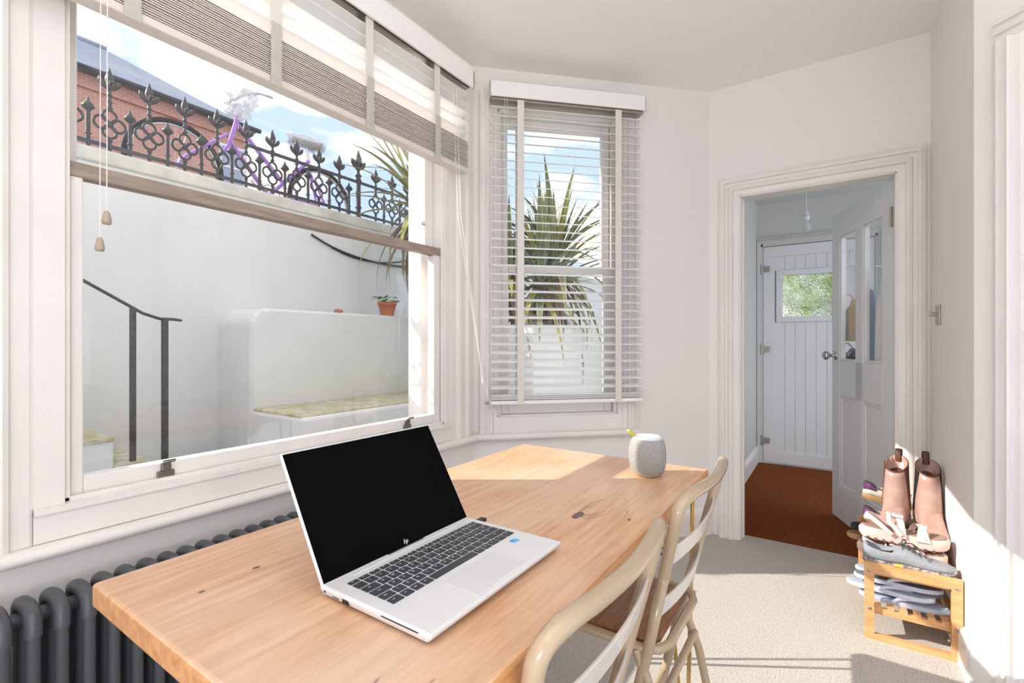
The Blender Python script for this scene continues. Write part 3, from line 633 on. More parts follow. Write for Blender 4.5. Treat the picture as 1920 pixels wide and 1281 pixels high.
# window 2: lowered blind (local frame: x along wall, y outwards, so the room is -y)
bl2 = thing('venetian_blind', 'white venetian blind lowered over the narrow bay window', 'blind', (C0.x, C0.y, 0), R(-45))
bx0, bx1, by = 0.075, 0.925, -0.062
vz = MB(); vz.box(bx0 - 0.005, bx1 + 0.005, by - 0.040, by - 0.028, 2.375, 2.455); vz.box(bx0 - 0.005, bx0 + 0.005, by - 0.04, 0, 2.375, 2.455); vz.box(bx1 - 0.005, bx1 + 0.005, by - 0.04, 0, 2.375, 2.455)
vz.build('valance', 'slat', bl2, bevel=0.004)
MB().box(bx0 + 0.006, bx1 - 0.006, by - 0.024, by + 0.026, 2.362, 2.412).build('headrail', 'steel', bl2)
f = None; pitch = 0.0455; z = 2.335
while z > 0.845:
    if f is None: f = slat_mesh(bx1 - bx0 - 0.012, 0.050, R(17)).build('slat', 'slat', bl2, fix=True); f.location = ((bx0 + bx1) / 2, by, z)
    else: c = dup(f, bl2); c.location = ((bx0 + bx1) / 2, by, z)
    z -= pitch
zb = 0.790
for k in range(4):
    c = dup(f, bl2); c.location = ((bx0 + bx1) / 2, by, 0.818 + 0.0065 * k); c.rotation_euler = (R(-14), 0, 0)
MB().box(bx0 + 0.006, bx1 - 0.006, by - 0.026, by + 0.026, zb, zb + 0.020).build('bottom_rail', 'slat', bl2, bevel=0.004)
for x in (0.235, 0.775):
    MB().box(x - 0.018, x + 0.018, by - 0.0285, by - 0.0270, zb, 2.37).build('ladder_tape', 'tape', bl2)
    MB().box(x - 0.018, x + 0.018, by + 0.0270, by + 0.0285, zb, 2.37).build('ladder_tape', 'tape', bl2)
    MB().tube([(x, by, zb), (x, by, 2.37)], 0.0010, n=5).build('lift_cord', 'cord', bl2)
for dx in (0.0, 0.012): MB().tube([(0.15 + dx, by - 0.035, 2.37), (0.15 + dx, by - 0.036, 1.35)], 0.0010, n=5).build('pull_cord', 'cord', bl2)
MB().lathe([(0.010, 0), (0.010, 0.006), (0.006, 0.012), (0.004, 0.02)], n=12).xf(Matrix.Translation((bx0 - 0.006, by, zb + 0.008)) @ Matrix.Rotation(R(-90), 4, 'Y')).build('end_button', 'acorn', bl2)

# window 1: raised blind
bl1 = thing('venetian_blind', 'wide venetian blind drawn up with slats stacked over the big window', 'blind', (1.03, 1.505, 0))
gx0, gx1 = -0.80, 0.80
vz = MB(); vz.box(gx0 - 0.01, gx1 + 0.01, -0.050, -0.036, 2.345, 2.432); vz.box(gx0 - 0.01, gx0 + 0.002, -0.05, 0.08, 2.345, 2.432); vz.box(gx1 - 0.002, gx1 + 0.01, -0.05, 0.08, 2.345, 2.432); vz.box(gx0 - 0.01, gx1 + 0.01, -0.055, -0.036, 2.425, 2.440)
vz.build('valance', 'slat', bl1, bevel=0.004)
MB().box(gx0 + 0.006, gx1 - 0.006, -0.028, 0.026, 2.345, 2.398).build('headrail', 'steel', bl1)
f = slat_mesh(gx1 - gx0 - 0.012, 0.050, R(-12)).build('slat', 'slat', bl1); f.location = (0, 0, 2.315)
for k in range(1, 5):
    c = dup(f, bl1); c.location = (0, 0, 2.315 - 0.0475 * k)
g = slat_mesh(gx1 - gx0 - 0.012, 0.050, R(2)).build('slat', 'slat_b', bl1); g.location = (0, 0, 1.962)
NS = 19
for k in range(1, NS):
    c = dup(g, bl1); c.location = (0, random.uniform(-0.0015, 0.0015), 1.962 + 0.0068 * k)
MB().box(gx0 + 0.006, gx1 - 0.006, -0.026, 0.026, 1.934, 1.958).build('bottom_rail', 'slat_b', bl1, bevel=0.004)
for px in (248, 517, 693, 820):
    x = on_b(px, 150, 1.477).x - 1.03; zs = 1.962 + 0.0068 * NS
    for sy in (-1, 1):
        MB().add([(x - 0.018, sy * 0.0275, zs + 0.03), (x + 0.018, sy * 0.0275, zs + 0.03), (x + 0.018, sy * 0.0275, 2.36), (x - 0.018, sy * 0.0275, 2.36), (x - 0.018, sy * 0.0290, zs + 0.03), (x + 0.018, sy * 0.0290, zs + 0.03), (x + 0.018, sy * 0.0290, 2.36), (x - 0.018, sy * 0.0290, 2.36)],
                 [(0, 1, 2, 3), (7, 6, 5, 4), (0, 4, 5, 1), (1, 5, 6, 2), (2, 6, 7, 3), (3, 7, 4, 0)]).build('ladder_tape', 'tape', bl1)
    # folded tape beside the stack
    rs = []
    for k in range(NS * 2 + 6):
        z = 1.930 + (zs + 0.032 - 1.930) * k / (NS * 2 + 5); y = -0.029 - (0.009 if k % 2 else 0.0)
        rs.append([(x - 0.018, y, z), (x + 0.018, y, z), (x + 0.018, y + 0.0025, z), (x - 0.018, y + 0.0025, z)])
    MB().rings(rs, smooth=False).build('tape_folds', 'tape', bl1)
    MB().tube([(x, -0.002, 1.95), (x, -0.002, 2.37)], 0.0010, n=5).build('lift_cord', 'cord', bl1)
for (pt, pb) in (((203, 0), (200, 405)), ((190, 0), (187, 455))):
    e = on_b(pb[0], pb[1], 1.44); x = e.x - 1.03; y = 1.44 - 1.505
    MB().tube([(x + 0.003, y, 2.40), (x, y, e.z)], 0.0011, n=5).build('pull_cord', 'cord', bl1)
    MB().lathe([(0.003, 0.012), (0.006, 0.008), (0.0085, -0.004), (0.0100, -0.014), (0.0080, -0.020), (0.002, -0.021)], (x, y, e.z), n=14).build('cord_acorn', 'acorn', bl1)
J = Vector((2.0, 1.44, 0))
tg = on_b(905, 712, 1.40); bot = on_b(948, 838, 1.33)
for px in (850, 856):
    a = on_b(px, 165, 1.45)
    MB().tube([(p.x - 1.03, p.y - 1.505, p.z) for p in (a, on_b(px + 8, 400, 1.43), tg)], 0.0012, n=5).build('pull_cord', 'cord', bl1)
MB().tube([(p.x - 1.03, p.y - 1.505, p.z) for p in (tg, bot, bot + Vector((0.01, 0, -0.25)))], 0.0012, n=5).build('pull_cord', 'cord', bl1)
MB().tube([(tg.x - 1.03, tg.y - 1.505, tg.z + 0.016), (tg.x - 1.03 + 0.004, tg.y - 1.505, tg.z - 0.016)], 0.0055, n=10).build('cord_joiner', 'white', bl1)

# ================================================================== IRON RAILING, BICYCLE, HOUSE
FB = 3.86; SP = 0.0557 * FB
rl = thing('iron_railing', 'black cast iron railing with quatrefoils along the white garden wall', 'railing', (2.0, FB, 2.295))
rl.scale = (1, 1, 1.1)
x_first = on_b(205.6, 200, FB).x
xs0 = x_first - 2.0
def world_x(k): return xs0 + SP * k
MB().box(-3.5, 5, -0.010, 0.010, 0.055, 0.075).build('lower_rail', 'iron', rl); MB().box(world_x(4), 5, -0.010, 0.010, 0.335, 0.355).build('upper_rail', 'iron', rl)
def finial(mb, x, z, s):
    mb.lathe([(0.010 * s, 0), (0.016 * s, 0.006 * s), (0.009 * s, 0.014 * s), (0.009 * s, 0.03 * s), (0.020 * s, 0.045 * s), (0.010 * s, 0.058 * s)], (x, 0, z), n=8)
    for sg in (-1, 1):
        mb.tube(smooth_path([(x, 0, z + 0.040 * s), (x + sg * 0.026 * s, 0, z + 0.052 * s), (x + sg * 0.050 * s, 0, z + 0.085 * s), (x + sg * 0.040 * s, 0, z + 0.075 * s)], 1), [0.010 * s] * 3 + [0.013 * s] * 4 + [0.007 * s], n=6)
        mb.tube([(x, sg * 0.001, z + 0.05 * s), (x, sg * 0.030 * s, z + 0.075 * s)], 0.010 * s, n=6)
    mb.lathe([(0.010 * s, 0.05 * s), (0.024 * s, 0.085 * s), (0.020 * s, 0.105 * s), (0.006 * s, 0.14 * s), (0.001, 0.155 * s)], (x, 0, z), n=8)
qf = MB()
qf.tube([(0, 0, 0), (0, 0, 0.115)], 0.011, n=8); qf.tube([(0, 0, 0.275), (0, 0, 0.36)], 0.010, n=8)
for z in (0.03, 0.10, 0.29, 0.325): qf.lathe([(0.010, -0.008), (0.018, 0), (0.010, 0.008)], (0, 0, z), n=8)
for dx, dz in ((0.045, 0), (-0.045, 0), (0, 0.045), (0, -0.045)):
    qf.tube(arc((dx, 0, 0.195 + dz), 0.036, 0, 2 * math.pi, 16)[:-1], 0.008, n=6, closed=True)
qf.sphere((0, 0, 0.195), 0.022, 0.014, 0.022, 8, 6)
finial(qf, 0, 0.355, 1.1)
spb = MB(); spb.tube([(0, 0, 0), (0, 0, 0.24)], 0.012, n=8)
for z in (0.03, 0.11): spb.lathe([(0.010, -0.008), (0.020, 0), (0.010, 0.008)], (0, 0, z), n=8)
spb.lathe([(0.012, 0), (0.018, 0.01), (0.036, 0.022), (0.030, 0.036), (0.012, 0.055), (0.001, 0.085)], (0, 0, 0.235), n=8)
fq = fs = None
for k in range(-4, 22):
    x = world_x(k)
    if k == 9: continue
    if fq is None: fq = qf.build('quatrefoil_bar', 'iron', rl); fq.location = (x, 0, 0); fs = spb.build('spear_bar', 'iron', rl); fs.location = (x + SP / 2, 0, 0)
    else:
        c = dup(fq, rl); c.location = (x, 0, 0); c = dup(fs, rl); c.location = (x + SP / 2, 0, 0)
npx = on_b(672, 300, FB).x - 2.0
nw = MB(); nw.tube([(npx, 0, 0), (npx, 0, 0.40)], 0.022, n=8)
for z in (0.03, 0.12, 0.36, 0.40): nw.lathe([(0.022, -0.012), (0.034, 0), (0.022, 0.012)], (npx, 0, z), n=8)
finial(nw, npx, 0.40, 1.5); nw.build('newel_post', 'iron', rl)

BB = 4.17
bk = thing('bicycle', 'purple bicycle with plastic wrapped saddle leaning behind the iron railing', 'bicycle', (2.2, BB, 2.12))
def wheel(cx):
    w_ = MB().tube(arc((cx, 0, 0.345), 0.325, 0, 2 * math.pi, 40)[:-1], 0.020, n=8, closed=True).build('tyre', 'tyre', bk)
    MB().tube(arc((cx, 0, 0.345), 0.300, 0, 2 * math.pi, 40)[:-1], 0.010, n=6, closed=True).build('rim', 'chrome', w_)
    s = MB()
    for i in range(24):
        g = 2 * math.pi * i / 24; s.tube([(cx, 0.02 * (-1) ** i, 0.345), (cx + 0.295 * math.cos(g), 0, 0.345 + 0.295 * math.sin(g))], 0.0012, n=4)
    s.lathe([(0.02, -0.03), (0.02, 0.03)], n=10); s.build('spokes', 'chrome', w_)
wf_, wr_ = on_b(330, 250, BB).x - 2.2, on_b(601, 350, BB).x - 2.2
wheel(wf_); wheel(wr_)
hb = on_b(443, 190, BB); hbx, hbz = hb.x - 2.2, hb.z - 2.12
sd = on_b(575, 270, BB); sdx, sdz = sd.x - 2.2, sd.z - 2.12
bbx = (wf_ + wr_) / 2 + 0.10
fk = MB().tube([(hbx + 0.02, 0, hbz - 0.10), (hbx - 0.06, 0, 0.62), (hbx - 0.10, 0, 0.56)], 0.018, n=10)
for sg in (-1, 1): fk.tube([(hbx - 0.09, sg * 0.04, 0.70), (wf_ + 0.05, sg * 0.05, 0.42), (wf_, sg * 0.05, 0.345)], 0.012, n=8)
fk.build('fork', 'purple', bk)
frm = MB(); hd = Vector((hbx - 0.055, 0, 0.66)); hd2 = Vector((hbx - 0.01, 0, 0.84)); bbp = Vector((bbx, 0, 0.29)); st_ = Vector((sdx + 0.02, 0, sdz - 0.16))
frm.tube([hd, bbp], 0.020, n=10); frm.tube([hd2, bbp + (st_ - bbp) * 0.35], 0.018, n=10); frm.tube([bbp, st_], 0.018, n=10)
for sg in (-1, 1):
    frm.tube([bbp, (wr_, sg * 0.06, 0.345)], 0.011, n=8); frm.tube([st_ - Vector((0, 0, 0.08)), (wr_, sg * 0.06, 0.345)], 0.010, n=8)
frm.build('frame', 'purple', bk)
MB().tube([(hbx - 0.02, 0, hbz - 0.06), (hbx, 0, hbz)], 0.013).tube(smooth_path([(hbx + 0.16, -0.27, hbz + 0.02), (hbx + 0.04, -0.24, hbz + 0.03), (hbx - 0.04, 0, hbz), (hbx + 0.04, 0.24, hbz + 0.03), (hbx + 0.16, 0.27, hbz + 0.02)]), 0.011).build('handlebar', 'chrome', bk)
wr = MB().sphere((0, 0, 0), 0.11, 0.17, 0.12, 18, 12); rw_ = random.Random(4)
wr.v = [tuple(Vector(q) * rw_.uniform(0.62, 1.25) + Vector((hbx + 0.01, -0.05, hbz - 0.02))) for q in wr.v]; wr.sm = [False] * len(wr.sm); wr.build('handlebar_wrap', 'plastic', bk)
MB().tube([st_, (sdx, 0, sdz - 0.02)], 0.013).build('seat_post', 'chrome', bk)
sdl = MB().rings([[(sdx + x, wd_ * math.cos(g), sdz + 0.03 * math.sin(g) + dz) for g in [2 * math.pi * i / 12 for i in range(12)]] for x, wd_, dz in ((-0.15, 0.015, -0.005), (-0.12, 0.03, 0), (-0.02, 0.045, 0.0), (0.06, 0.08, 0.004), (0.11, 0.095, 0.012), (0.135, 0.07, 0.012))]).build('saddle', 'black', bk)
sw_ = MB().rings([[(sdx + x, wd_ * math.cos(g), sdz + 0.005 + 0.055 * math.sin(g) + dz) for g in [2 * math.pi * i / 12 for i in range(12)]] for x, wd_, dz in ((-0.19, 0.012, -0.01), (-0.15, 0.05, -0.004), (-0.02, 0.065, 0.0), (0.06, 0.10, 0.0), (0.12, 0.115, 0.01), (0.155, 0.09, 0.01))]); sw_.v = [tuple(Vector(q) + Vector((rw_.uniform(-0.012, 0.012), rw_.uniform(-0.015, 0.015), rw_.uniform(-0.016, 0.016)))) for q in sw_.v]; sw_.build('saddle_wrap', 'plastic', sdl)
cr = MB().tube(arc((bbx, -0.03, 0.29), 0.09, 0, 2 * math.pi, 24)[:-1], 0.006, n=6, closed=True); cr.tube([(bbx, -0.06, 0.29), (bbx + 0.12, -0.06, 0.17)], 0.009); cr.tube([(bbx, 0.06, 0.29), (bbx - 0.12, 0.06, 0.41)], 0.009); cr.build('crank', 'chrome', bk)

HBB = 18.0
hs = thing('brick_house', 'red brick house with grey slate roof beyond the railing', 'house', (4.0, HBB, 2.05))
xr = on_b(462, 260, HBB).x - 4.0; ze = on_b(280, 180, HBB).z - 2.05
MB().box(-9, xr, 0, 7, -0.1, ze).build('wall', 'brick', hs)
rf = MB(); ex = 0.35
rf.add([(-9.3, -ex, ze), (xr + 0.3, -ex, ze), (xr + 0.3, 7.3, ze), (-9.3, 7.3, ze), (-5.5, 3.5, ze + 2.6), (xr - 3.2, 3.5, ze + 2.6)], [(0, 1, 5, 4), (1, 2, 5), (2, 3, 4, 5), (3, 0, 4), (3, 2, 1, 0)])
r_ = rf.build('roof', 'slate', hs)
MB().tube([(-5.6, 3.5, ze + 2.62), (xr - 3.1, 3.5, ze + 2.62)], 0.10, n=8).build('ridge', 'slate', r_)
MB().tube([(-9.3, -ex - 0.05, ze - 0.02), (xr + 0.3, -ex - 0.05, ze - 0.02)], 0.085, n=8).build('gutter', 'iron', r_)
MB().box(-9, xr, -0.10, 0, ze - 0.45, ze - 0.05).build('cornice', 'brick', hs)
for cx in (-6.5, -3.4, on_b(441, 270, HBB).x - 4.0 - 0.1):
    f_ = MB(); frame4(f_, cx - 0.45, cx + 0.45, -0.04, 0.06, ze - 2.3, ze - 0.75, 0.08, 0.08, 0.1, 0.08); f_.box(cx - 0.45, cx + 0.45, -0.03, 0.05, ze - 1.55, ze - 1.48)
    wn = f_.build('window', 'white', hs); MB().box(cx - 0.38, cx + 0.38, -0.015, -0.005, ze - 2.2, ze - 0.82).build('pane', mat('pane_blue', (0.3, 0.36, 0.45), 0.1), wn)

# ---------------- handrail at the garden steps
hr = thing('step_handrail', 'black iron handrail with two posts at the garden steps', 'handrail', (c2.x, BS, 0))
def hp(px, py): q = on_b(px, py, BS + 0.04); return Vector((q.x - c2.x, 0.04, q.z))
u0 = hp(158, 527); u1 = hp(272, 590); dv = (u0 - u1)
MB().tube([u1 + dv * 3.0, u1 + dv * 0.04] + [u1 + Vector((0.02, 0, -0.004)), hp(300, 598), hp(325, 599), hp(340, 601)], [0.012] * 5 + [0.010], n=8, flat=(1.3, 0.7)).build('rail', 'iron', hr)
for px, top_y, r_ in ((249, 577, 0.0155), (309, 599, 0.018)):
    t_ = hp(px, top_y); MB().tube([t_, (t_.x, t_.y, c2.z - 0.0 if px < 280 else c2.z - rise)], r_, n=8).build('post', 'iron', hr)
t_ = u1 + dv * 2.6; MB().tube([t_, (t_.x, t_.y, t_.z - 0.75)], 0.0155, n=8).build('post', 'iron', hr)

# ---------------- cable, pot, stone on the garden wall
def cb(px, py): q = on_b(px, py, BR - 0.012); return q - Vector((2.2, BR, 1.6))
cab = tag(MB().tube(smooth_path([cb(584, 440), cb(625, 466), cb(690, 490), cb(757, 502), cb(800, 500)]), 0.009, n=6).tube(smooth_path([cb(584, 440), cb(650, 482), cb(720, 496), cb(790, 484)]), 0.006, n=6).build('wall_cable', 'black'), 'black cables sagging along the white garden wall', 'cable'); cab.location = (2.2, BR, 1.6)
q = on_b(726, 588, LB + 0.09); pot = thing('flower_pot', 'small terracotta plastic pot with green seedlings on the white ledge', 'plant pot', (q.x, LB + 0.09, 1.355))
MB().lathe([(0.058, 0), (0.076, 0.095), (0.084, 0.095), (0.087, 0.125), (0.080, 0.125), (0.074, 0.105), (0.001, 0.10)], n=20).build('pot', 'terra', pot)
lf = None
for i in range(16):
    g = random.uniform(0, 6.28); rr = random.uniform(0.02, 0.14); h = random.uniform(0.12, 0.19)
    MB().tube([(0.02 * math.cos(g), 0.02 * math.sin(g), 0.10), (rr * math.cos(g), rr * math.sin(g) * 0.6, h)], 0.002, n=4).build('stem', 'leafg', pot)
    if lf is None:
        l = MB(); l.add([(0, -0.022, 0.002), (0.02, -0.028, 0), (0.045, -0.014, -0.004), (0.05, 0, -0.006), (0.045, 0.014, -0.004), (0.02, 0.028, 0), (0, 0.022, 0.002), (-0.012, 0, 0.004)], [(0, 1, 2, 3, 4, 5, 6, 7)]); lf = l.build('leaf', 'leafg', pot, fix=False); c = lf
    else: c = dup(lf, pot)
    c.location = (rr * math.cos(g), rr * math.sin(g) * 0.6, h); c.rotation_euler = (random.uniform(-0.5, 0.5), random.uniform(-0.4, 0.4), g); s = random.uniform(0.7, 1.2); c.scale = (s, s, s)
q = on_b(636, 582, LB + 0.05); st_o = tag(MB().sphere((0, 0, 0.016), 0.045, 0.025, 0.018, 10, 6).build('brick_fragment', 'terra'), 'orange brick fragment lying on the white ledge', 'stone'); st_o.location = (q.x, LB + 0.06, 1.352)

# ---------------- cordylines
def blade(L, wd, droop):
    n = 8; mb = MB(); mb.uv = []
    for i in range(n + 1):
        f = i / n; w_ = wd * (0.35 + 0.65 * min(1, f * 4)) * (1 - f ** 2.2) + 0.0008
        x = L * f * (1 - 0.12 * droop * f * f); z = -droop * L * 0.42 * f ** 2.4
        for s, dz in ((-1, 0.006), (0, 0), (1, 0.006)): mb.v.append((x, s * w_ / 2, z + dz * (1 - f))); mb.uv.append(((s + 1) / 2, f))
    for i in range(n):
        for k in (0, 1): mb.f.append((3 * i + k, 3 * i + k + 1, 3 * i + k + 4, 3 * i + k + 3)); mb.sm.append(True)
    return mb
protos = {}
bark = mat('cordyline_bark', (0.22, 0.16, 0.11), 0.9, noise=(30, 0.5), stretch=(1, 1, 4))
def cordyline(label, x, y, z0, zc, n, L, seed, k_y=0.35, trunk=0.05, nh=3):
    rnd = random.Random(seed); t = thing('cordyline', label, 'palm', (x, y, z0), 0, None)
    h = zc - z0
    MB().tube(smooth_path([(0, 0, -0.02), (0.03, 0.02, h * 0.5), (0, 0, h + 0.04)]), trunk, n=9).build('trunk', bark, t)
    heads = [(0, 0, 0)] + [(rnd.uniform(-0.38, 0.38), rnd.uniform(-0.38, 0.38), rnd.uniform(-0.30, 0.05)) for _ in range(nh - 1)]
    for hx_, hy_, hz_ in heads[1:]: MB().tube(smooth_path([(0.02, 0.01, h * 0.35), (hx_ * 0.8, hy_ * 0.8, h * 0.6 + hz_), (hx_, hy_, h + hz_ + 0.03)]), trunk * 0.8, n=8).build('branch', bark, t)
    for i in range(n):
        hx_, hy_, hz_ = heads[i % nh]
        el = rnd.uniform(-60, 88) if i > n * 0.3 else rnd.uniform(35, 88); dr = 0 if el > 55 else (1 if el > 5 else 2)
        km = 'blade_d' if el < -28 else ('blade_y' if rnd.random() < k_y else 'blade')
        key = (dr, km, round(L, 2))
        if key not in protos: o = blade(L, 0.058, (0.25, 0.8, 1.0)[dr]).build('leaf', km, t, fix=False); protos[key] = o
        else: o = dup(protos[key], t)
        az = rnd.uniform(0, 2 * math.pi); o.location = (hx_ + 0.03 * math.cos(az), hy_ + 0.03 * math.sin(az), h + hz_ + rnd.uniform(-0.12, 0.06) - (0.12 if el < 0 else 0))
        o.rotation_euler = (0, -R(el), az); s = rnd.uniform(0.6, 1.1); o.scale = (s, rnd.uniform(0.8, 1.3), s)
    return t
cordyline('spiky green and cream cordyline seen through the narrow bay window blind', 3.90, 2.15, 1.25, 1.90, 290, 0.85, 3, 0.3, 0.05, 4)
cordyline('spiky yellow-green cordyline with fronds reaching past the iron railing', 3.12, 3.02, 1.25, 2.42, 120, 0.80, 5, 0.6, 0.05, 2)
# hedge behind the front door
hg = MB(); rnd = random.Random(11)
for i in range(4200):
    c = Vector((rnd.uniform(6.3, 6.9), rnd.uniform(-2.2, 2.2), rnd.uniform(0.1, 2.25))); g = rnd.uniform(0, 6.28); e = rnd.uniform(-0.8, 0.8); s = rnd.uniform(0.06, 0.12)
    u_ = Vector((math.cos(g) * math.cos(e), math.sin(g) * math.cos(e), math.sin(e))) * s; v_ = Vector((-math.sin(g), math.cos(g), 0.3)) * s * 0.6
    hg.add([c - u_, c + v_, c + u_, c - v_], [(0, 1, 2, 3)])
hdg = thing('hedge', 'green garden hedge blurred through the front door pane', 'hedge', (7.2, 0, 0))
hg.xf(Matrix.Translation((-7.2, 0, 0))); fo = hg.build('foliage', mat('hedge_green', (0.42, 0.58, 0.14), 0.6, noise=(6, 0.4)), hdg, fix=False); fo['kind'] = 'stuff'
MB().tube([(0.1, 0, -0.1), (0.1, 0, 1.6)], 0.05).build('trunk', 'acorn', hdg)
struct(MB().box(5.1, 14, -6, 3.75, -0.2, -0.05).build('front_path', 'stone'))

# ================================================================== ADDED FILL LIGHT (invented unseen lamp that brightens the room)
gl = bpy.data.materials.new('fill_glow_up'); gl.use_nodes = True; p_ = gl.node_tree.nodes['Principled BSDF']; p_.inputs['Emission Color'].default_value = (1.0, 0.97, 0.94, 1); p_.inputs['Emission Strength'].default_value = 125.0
pl_ = thing('added_fill_light', 'added fill light behind the camera, white uplighter bowl with a small opal globe arm', 'added fill light', (-0.30, -0.10, 0))
MB().lathe([(0.14, 0), (0.14, 0.015), (0.03, 0.03)], n=24).build('base', 'white', pl_)
MB().tube([(0, 0, 0.02), (0, 0, 1.46)], 0.012, n=10).build('pole', 'white', pl_)
MB().lathe([(0.02, 1.45), (0.08, 1.47), (0.14, 1.52), (0.165, 1.57), (0.160, 1.57), (0.135, 1.525), (0.001, 1.50)], n=28).build('bowl', 'white', pl_)
MB().tube(smooth_path([(0, 0, 0.90), (-0.05, 0.02, 1.0), (-0.10, 0.05, 0.98)]), 0.008, n=8).build('side_arm', 'white', pl_)
gb = bpy.data.materials.new('fill_glow_low'); gb.use_nodes = True; q_ = gb.node_tree.nodes['Principled BSDF']; q_.inputs['Emission Color'].default_value = (1.0, 0.97, 0.94, 1); q_.inputs['Emission Strength'].default_value = 16.0
MB().sphere((-0.10, 0.05, 0.86), 0.13, n=28, m=16).build('globe', gb, pl_)  # added glow that lifts the low walls and the table
MB().lathe([(0.001, 1.53), (0.11, 1.53), (0.11, 1.535), (0.001, 1.535)], n=24).build('fill_disc', gl, pl_)  # added glow facing up, bounced off the ceiling as fill

# ================================================================== HALL THINGS
q = on_a(1512, 415, 4.35)
pb = thing('pendant_bulb', 'bare pendant light bulb hanging from the hall ceiling', 'light', (q.x, q.y, HZ))
zb_ = q.z - HZ
MB().lathe([(0.035, 0), (0.035, -0.012), (0.01, -0.025)], n=16).build('ceiling_rose', 'white', pb)
MB().tube([(0, 0, -0.02), (0, 0, zb_ + 0.07)], 0.0028, n=6).build('flex', 'white', pb)
MB().lathe([(0.008, 0.075), (0.018, 0.066), (0.019, 0.035), (0.022, 0.034), (0.022, 0.026), (0.018, 0.024), (0.018, 0.008)], (0, 0, zb_), n=16).build('lamp_holder', 'white', pb)
MB().lathe([(0.014, 0.010), (0.015, -0.01), (0.026, -0.03), (0.030, -0.052), (0.025, -0.072), (0.010, -0.082), (0.001, -0.083)], (0, 0, zb_), n=18).build('bulb', 'bulb', pb)

def door_pt(u, back, z): q = HP + de * u + Vector((de.y, -de.x)) * (th + back); return (q.x, q.y, z)
def garment(name, label, cat, u, ztop, L, wtop, wbot, thick, m, folds=7, seed=1):
    rnd = random.Random(seed); ph = rnd.uniform(0, 6); o = thing(name, label, cat, door_pt(u, thick + 0.012, ztop - L), math.atan2(de.y, de.x))
    rs = []; n = 36
    for i in range(15):
        f = i / 14; w_ = wtop + (wbot - wtop) * (1 - f); w_ *= (1 if f < 0.8 else max(0.18, math.cos((f - 0.8) / 0.2 * 1.35))); d_ = thick * (0.7 + 0.3 * (1 - f)) * (1 if f < 0.85 else 0.6)
        rs.append([(w_ / 2 * math.cos(g) * (1 + 0.05 * math.sin(folds * g + ph)), d_ * math.sin(g) * (1 + 0.28 * math.sin(folds * g + ph + f * 1.5)), L * f) for g in [2 * math.pi * k / n for k in range(n)]])
    MB().rings(rs).build('body', m, o)
    MB().tube([(0, 0, L - 0.01), (0, thick * 0.6, L + 0.03), (0, thick + 0.012, L + 0.035)], 0.004, n=6).build('hanging_loop', m, o)
    return o
garment('jacket', 'white jacket hanging behind the glazed door', 'jacket', 0.265, 1.50, 0.80, 0.13, 0.155, 0.05, mat('cloth_white', (0.78, 0.78, 0.78), 0.9), 6, 2)
garment('jacket', 'olive green jacket hanging beside the door hinge', 'jacket', 0.095, 1.54, 0.85, 0.13, 0.155, 0.05, mat('cloth_olive', (0.16, 0.17, 0.08), 0.9, noise=(5, 0.5), c2=(0.42, 0.32, 0.08)), 5, 3)
garment('jacket', 'grey blue jacket hanging behind the door pane', 'jacket', 0.435, 1.42, 0.75, 0.13, 0.155, 0.05, mat('cloth_blue', (0.20, 0.25, 0.33), 0.9), 6, 4)
garment('jacket', 'tan jacket peeking past the edge of the glazed door', 'jacket', 0.635, 1.38, 0.26, 0.10, 0.22, 0.05, mat('cloth_tan', (0.50, 0.34, 0.17), 0.9), 5, 5)
garment('backpack', 'black bag hanging behind the chrome door knob', 'bag', 0.66, 1.075, 0.16, 0.12, 0.20, 0.055, 'black', 3, 6)
hat = tag(MB().lathe([(0.10, 0), (0.11, 0.01), (0.075, 0.015), (0.07, 0.08), (0.05, 0.10), (0.001, 0.105)], n=24).build('hat', mat('cloth_grey', (0.25, 0.24, 0.22), 0.9)), 'grey brimmed hat hanging above jackets behind the door', 'hat'); hat.location = door_pt(0.11, 0.115, 1.60)

# light switch
q = on_b(1761, 591, EB)
sw = thing('light_switch', 'brushed steel toggle light switch on the white wall', 'switch', (q.x, EB, q.z))
MB().box(-0.043, 0.043, 0, 0.008, -0.043, 0.043).build('plate', 'steel', sw, bevel=0.003); MB().tube([(0, 0.006, 0), (0, 0.034, 0.006)], [0.008, 0.011], n=10).build('toggle', 'chrome', sw)
fc = tag(MB().tube(smooth_path([(0, 0, 0.006), (0.05, 0.05, 0.006), (0.02, 0.11, 0.006), (-0.05, 0.08, 0.006), (-0.03, -0.02, 0.006), (0.06, -0.05, 0.006), (0.16, 0.02, 0.006), (0.2, 0.16, 0.006)]), 0.0045, n=6).build('floor_cable', 'black'), 'loose black cable on the carpet behind the table leg', 'cable')
q = on_z(1262, 1040, 0); fc.location = (q.x, q.y, 0)

# ================================================================== SHOE RACK
RA0, RA1, RB0, RB1, RH = 2.25, 2.84, -0.090, -0.366, 0.285
rk = thing('shoe_rack', 'small bamboo two tier shoe rack against the right wall', 'shoe rack', (RA0, RB1, 0))
Wd = RB0 - RB1; Ln = RA1 - RA0
for x in (0, Ln - 0.018):
    e = MB()
    for y in (0, Wd - 0.030): e.box(x, x + 0.018, y, y + 0.030, 0, RH)
    e.box(x, x + 0.018, 0.03, Wd - 0.03, RH - 0.036, RH); e.box(x, x + 0.018, 0.03, Wd - 0.03, 0.0, 0.022)
    ef = e.build('end_frame', 'bamboo', rk)
    for y in (0.015, Wd - 0.015):
        for z in (RH - 0.03, 0.115): MB().lathe([(0.006, 0), (0.006, 0.002), (0.002, 0.0025)], n=10).xf(Matrix.Translation((x - 0.0005 if x == 0 else x + 0.0185, y, z)) @ Matrix.Rotation(R(-90 if x == 0 else 90), 4, 'Y')).build('screw', 'steel', ef)
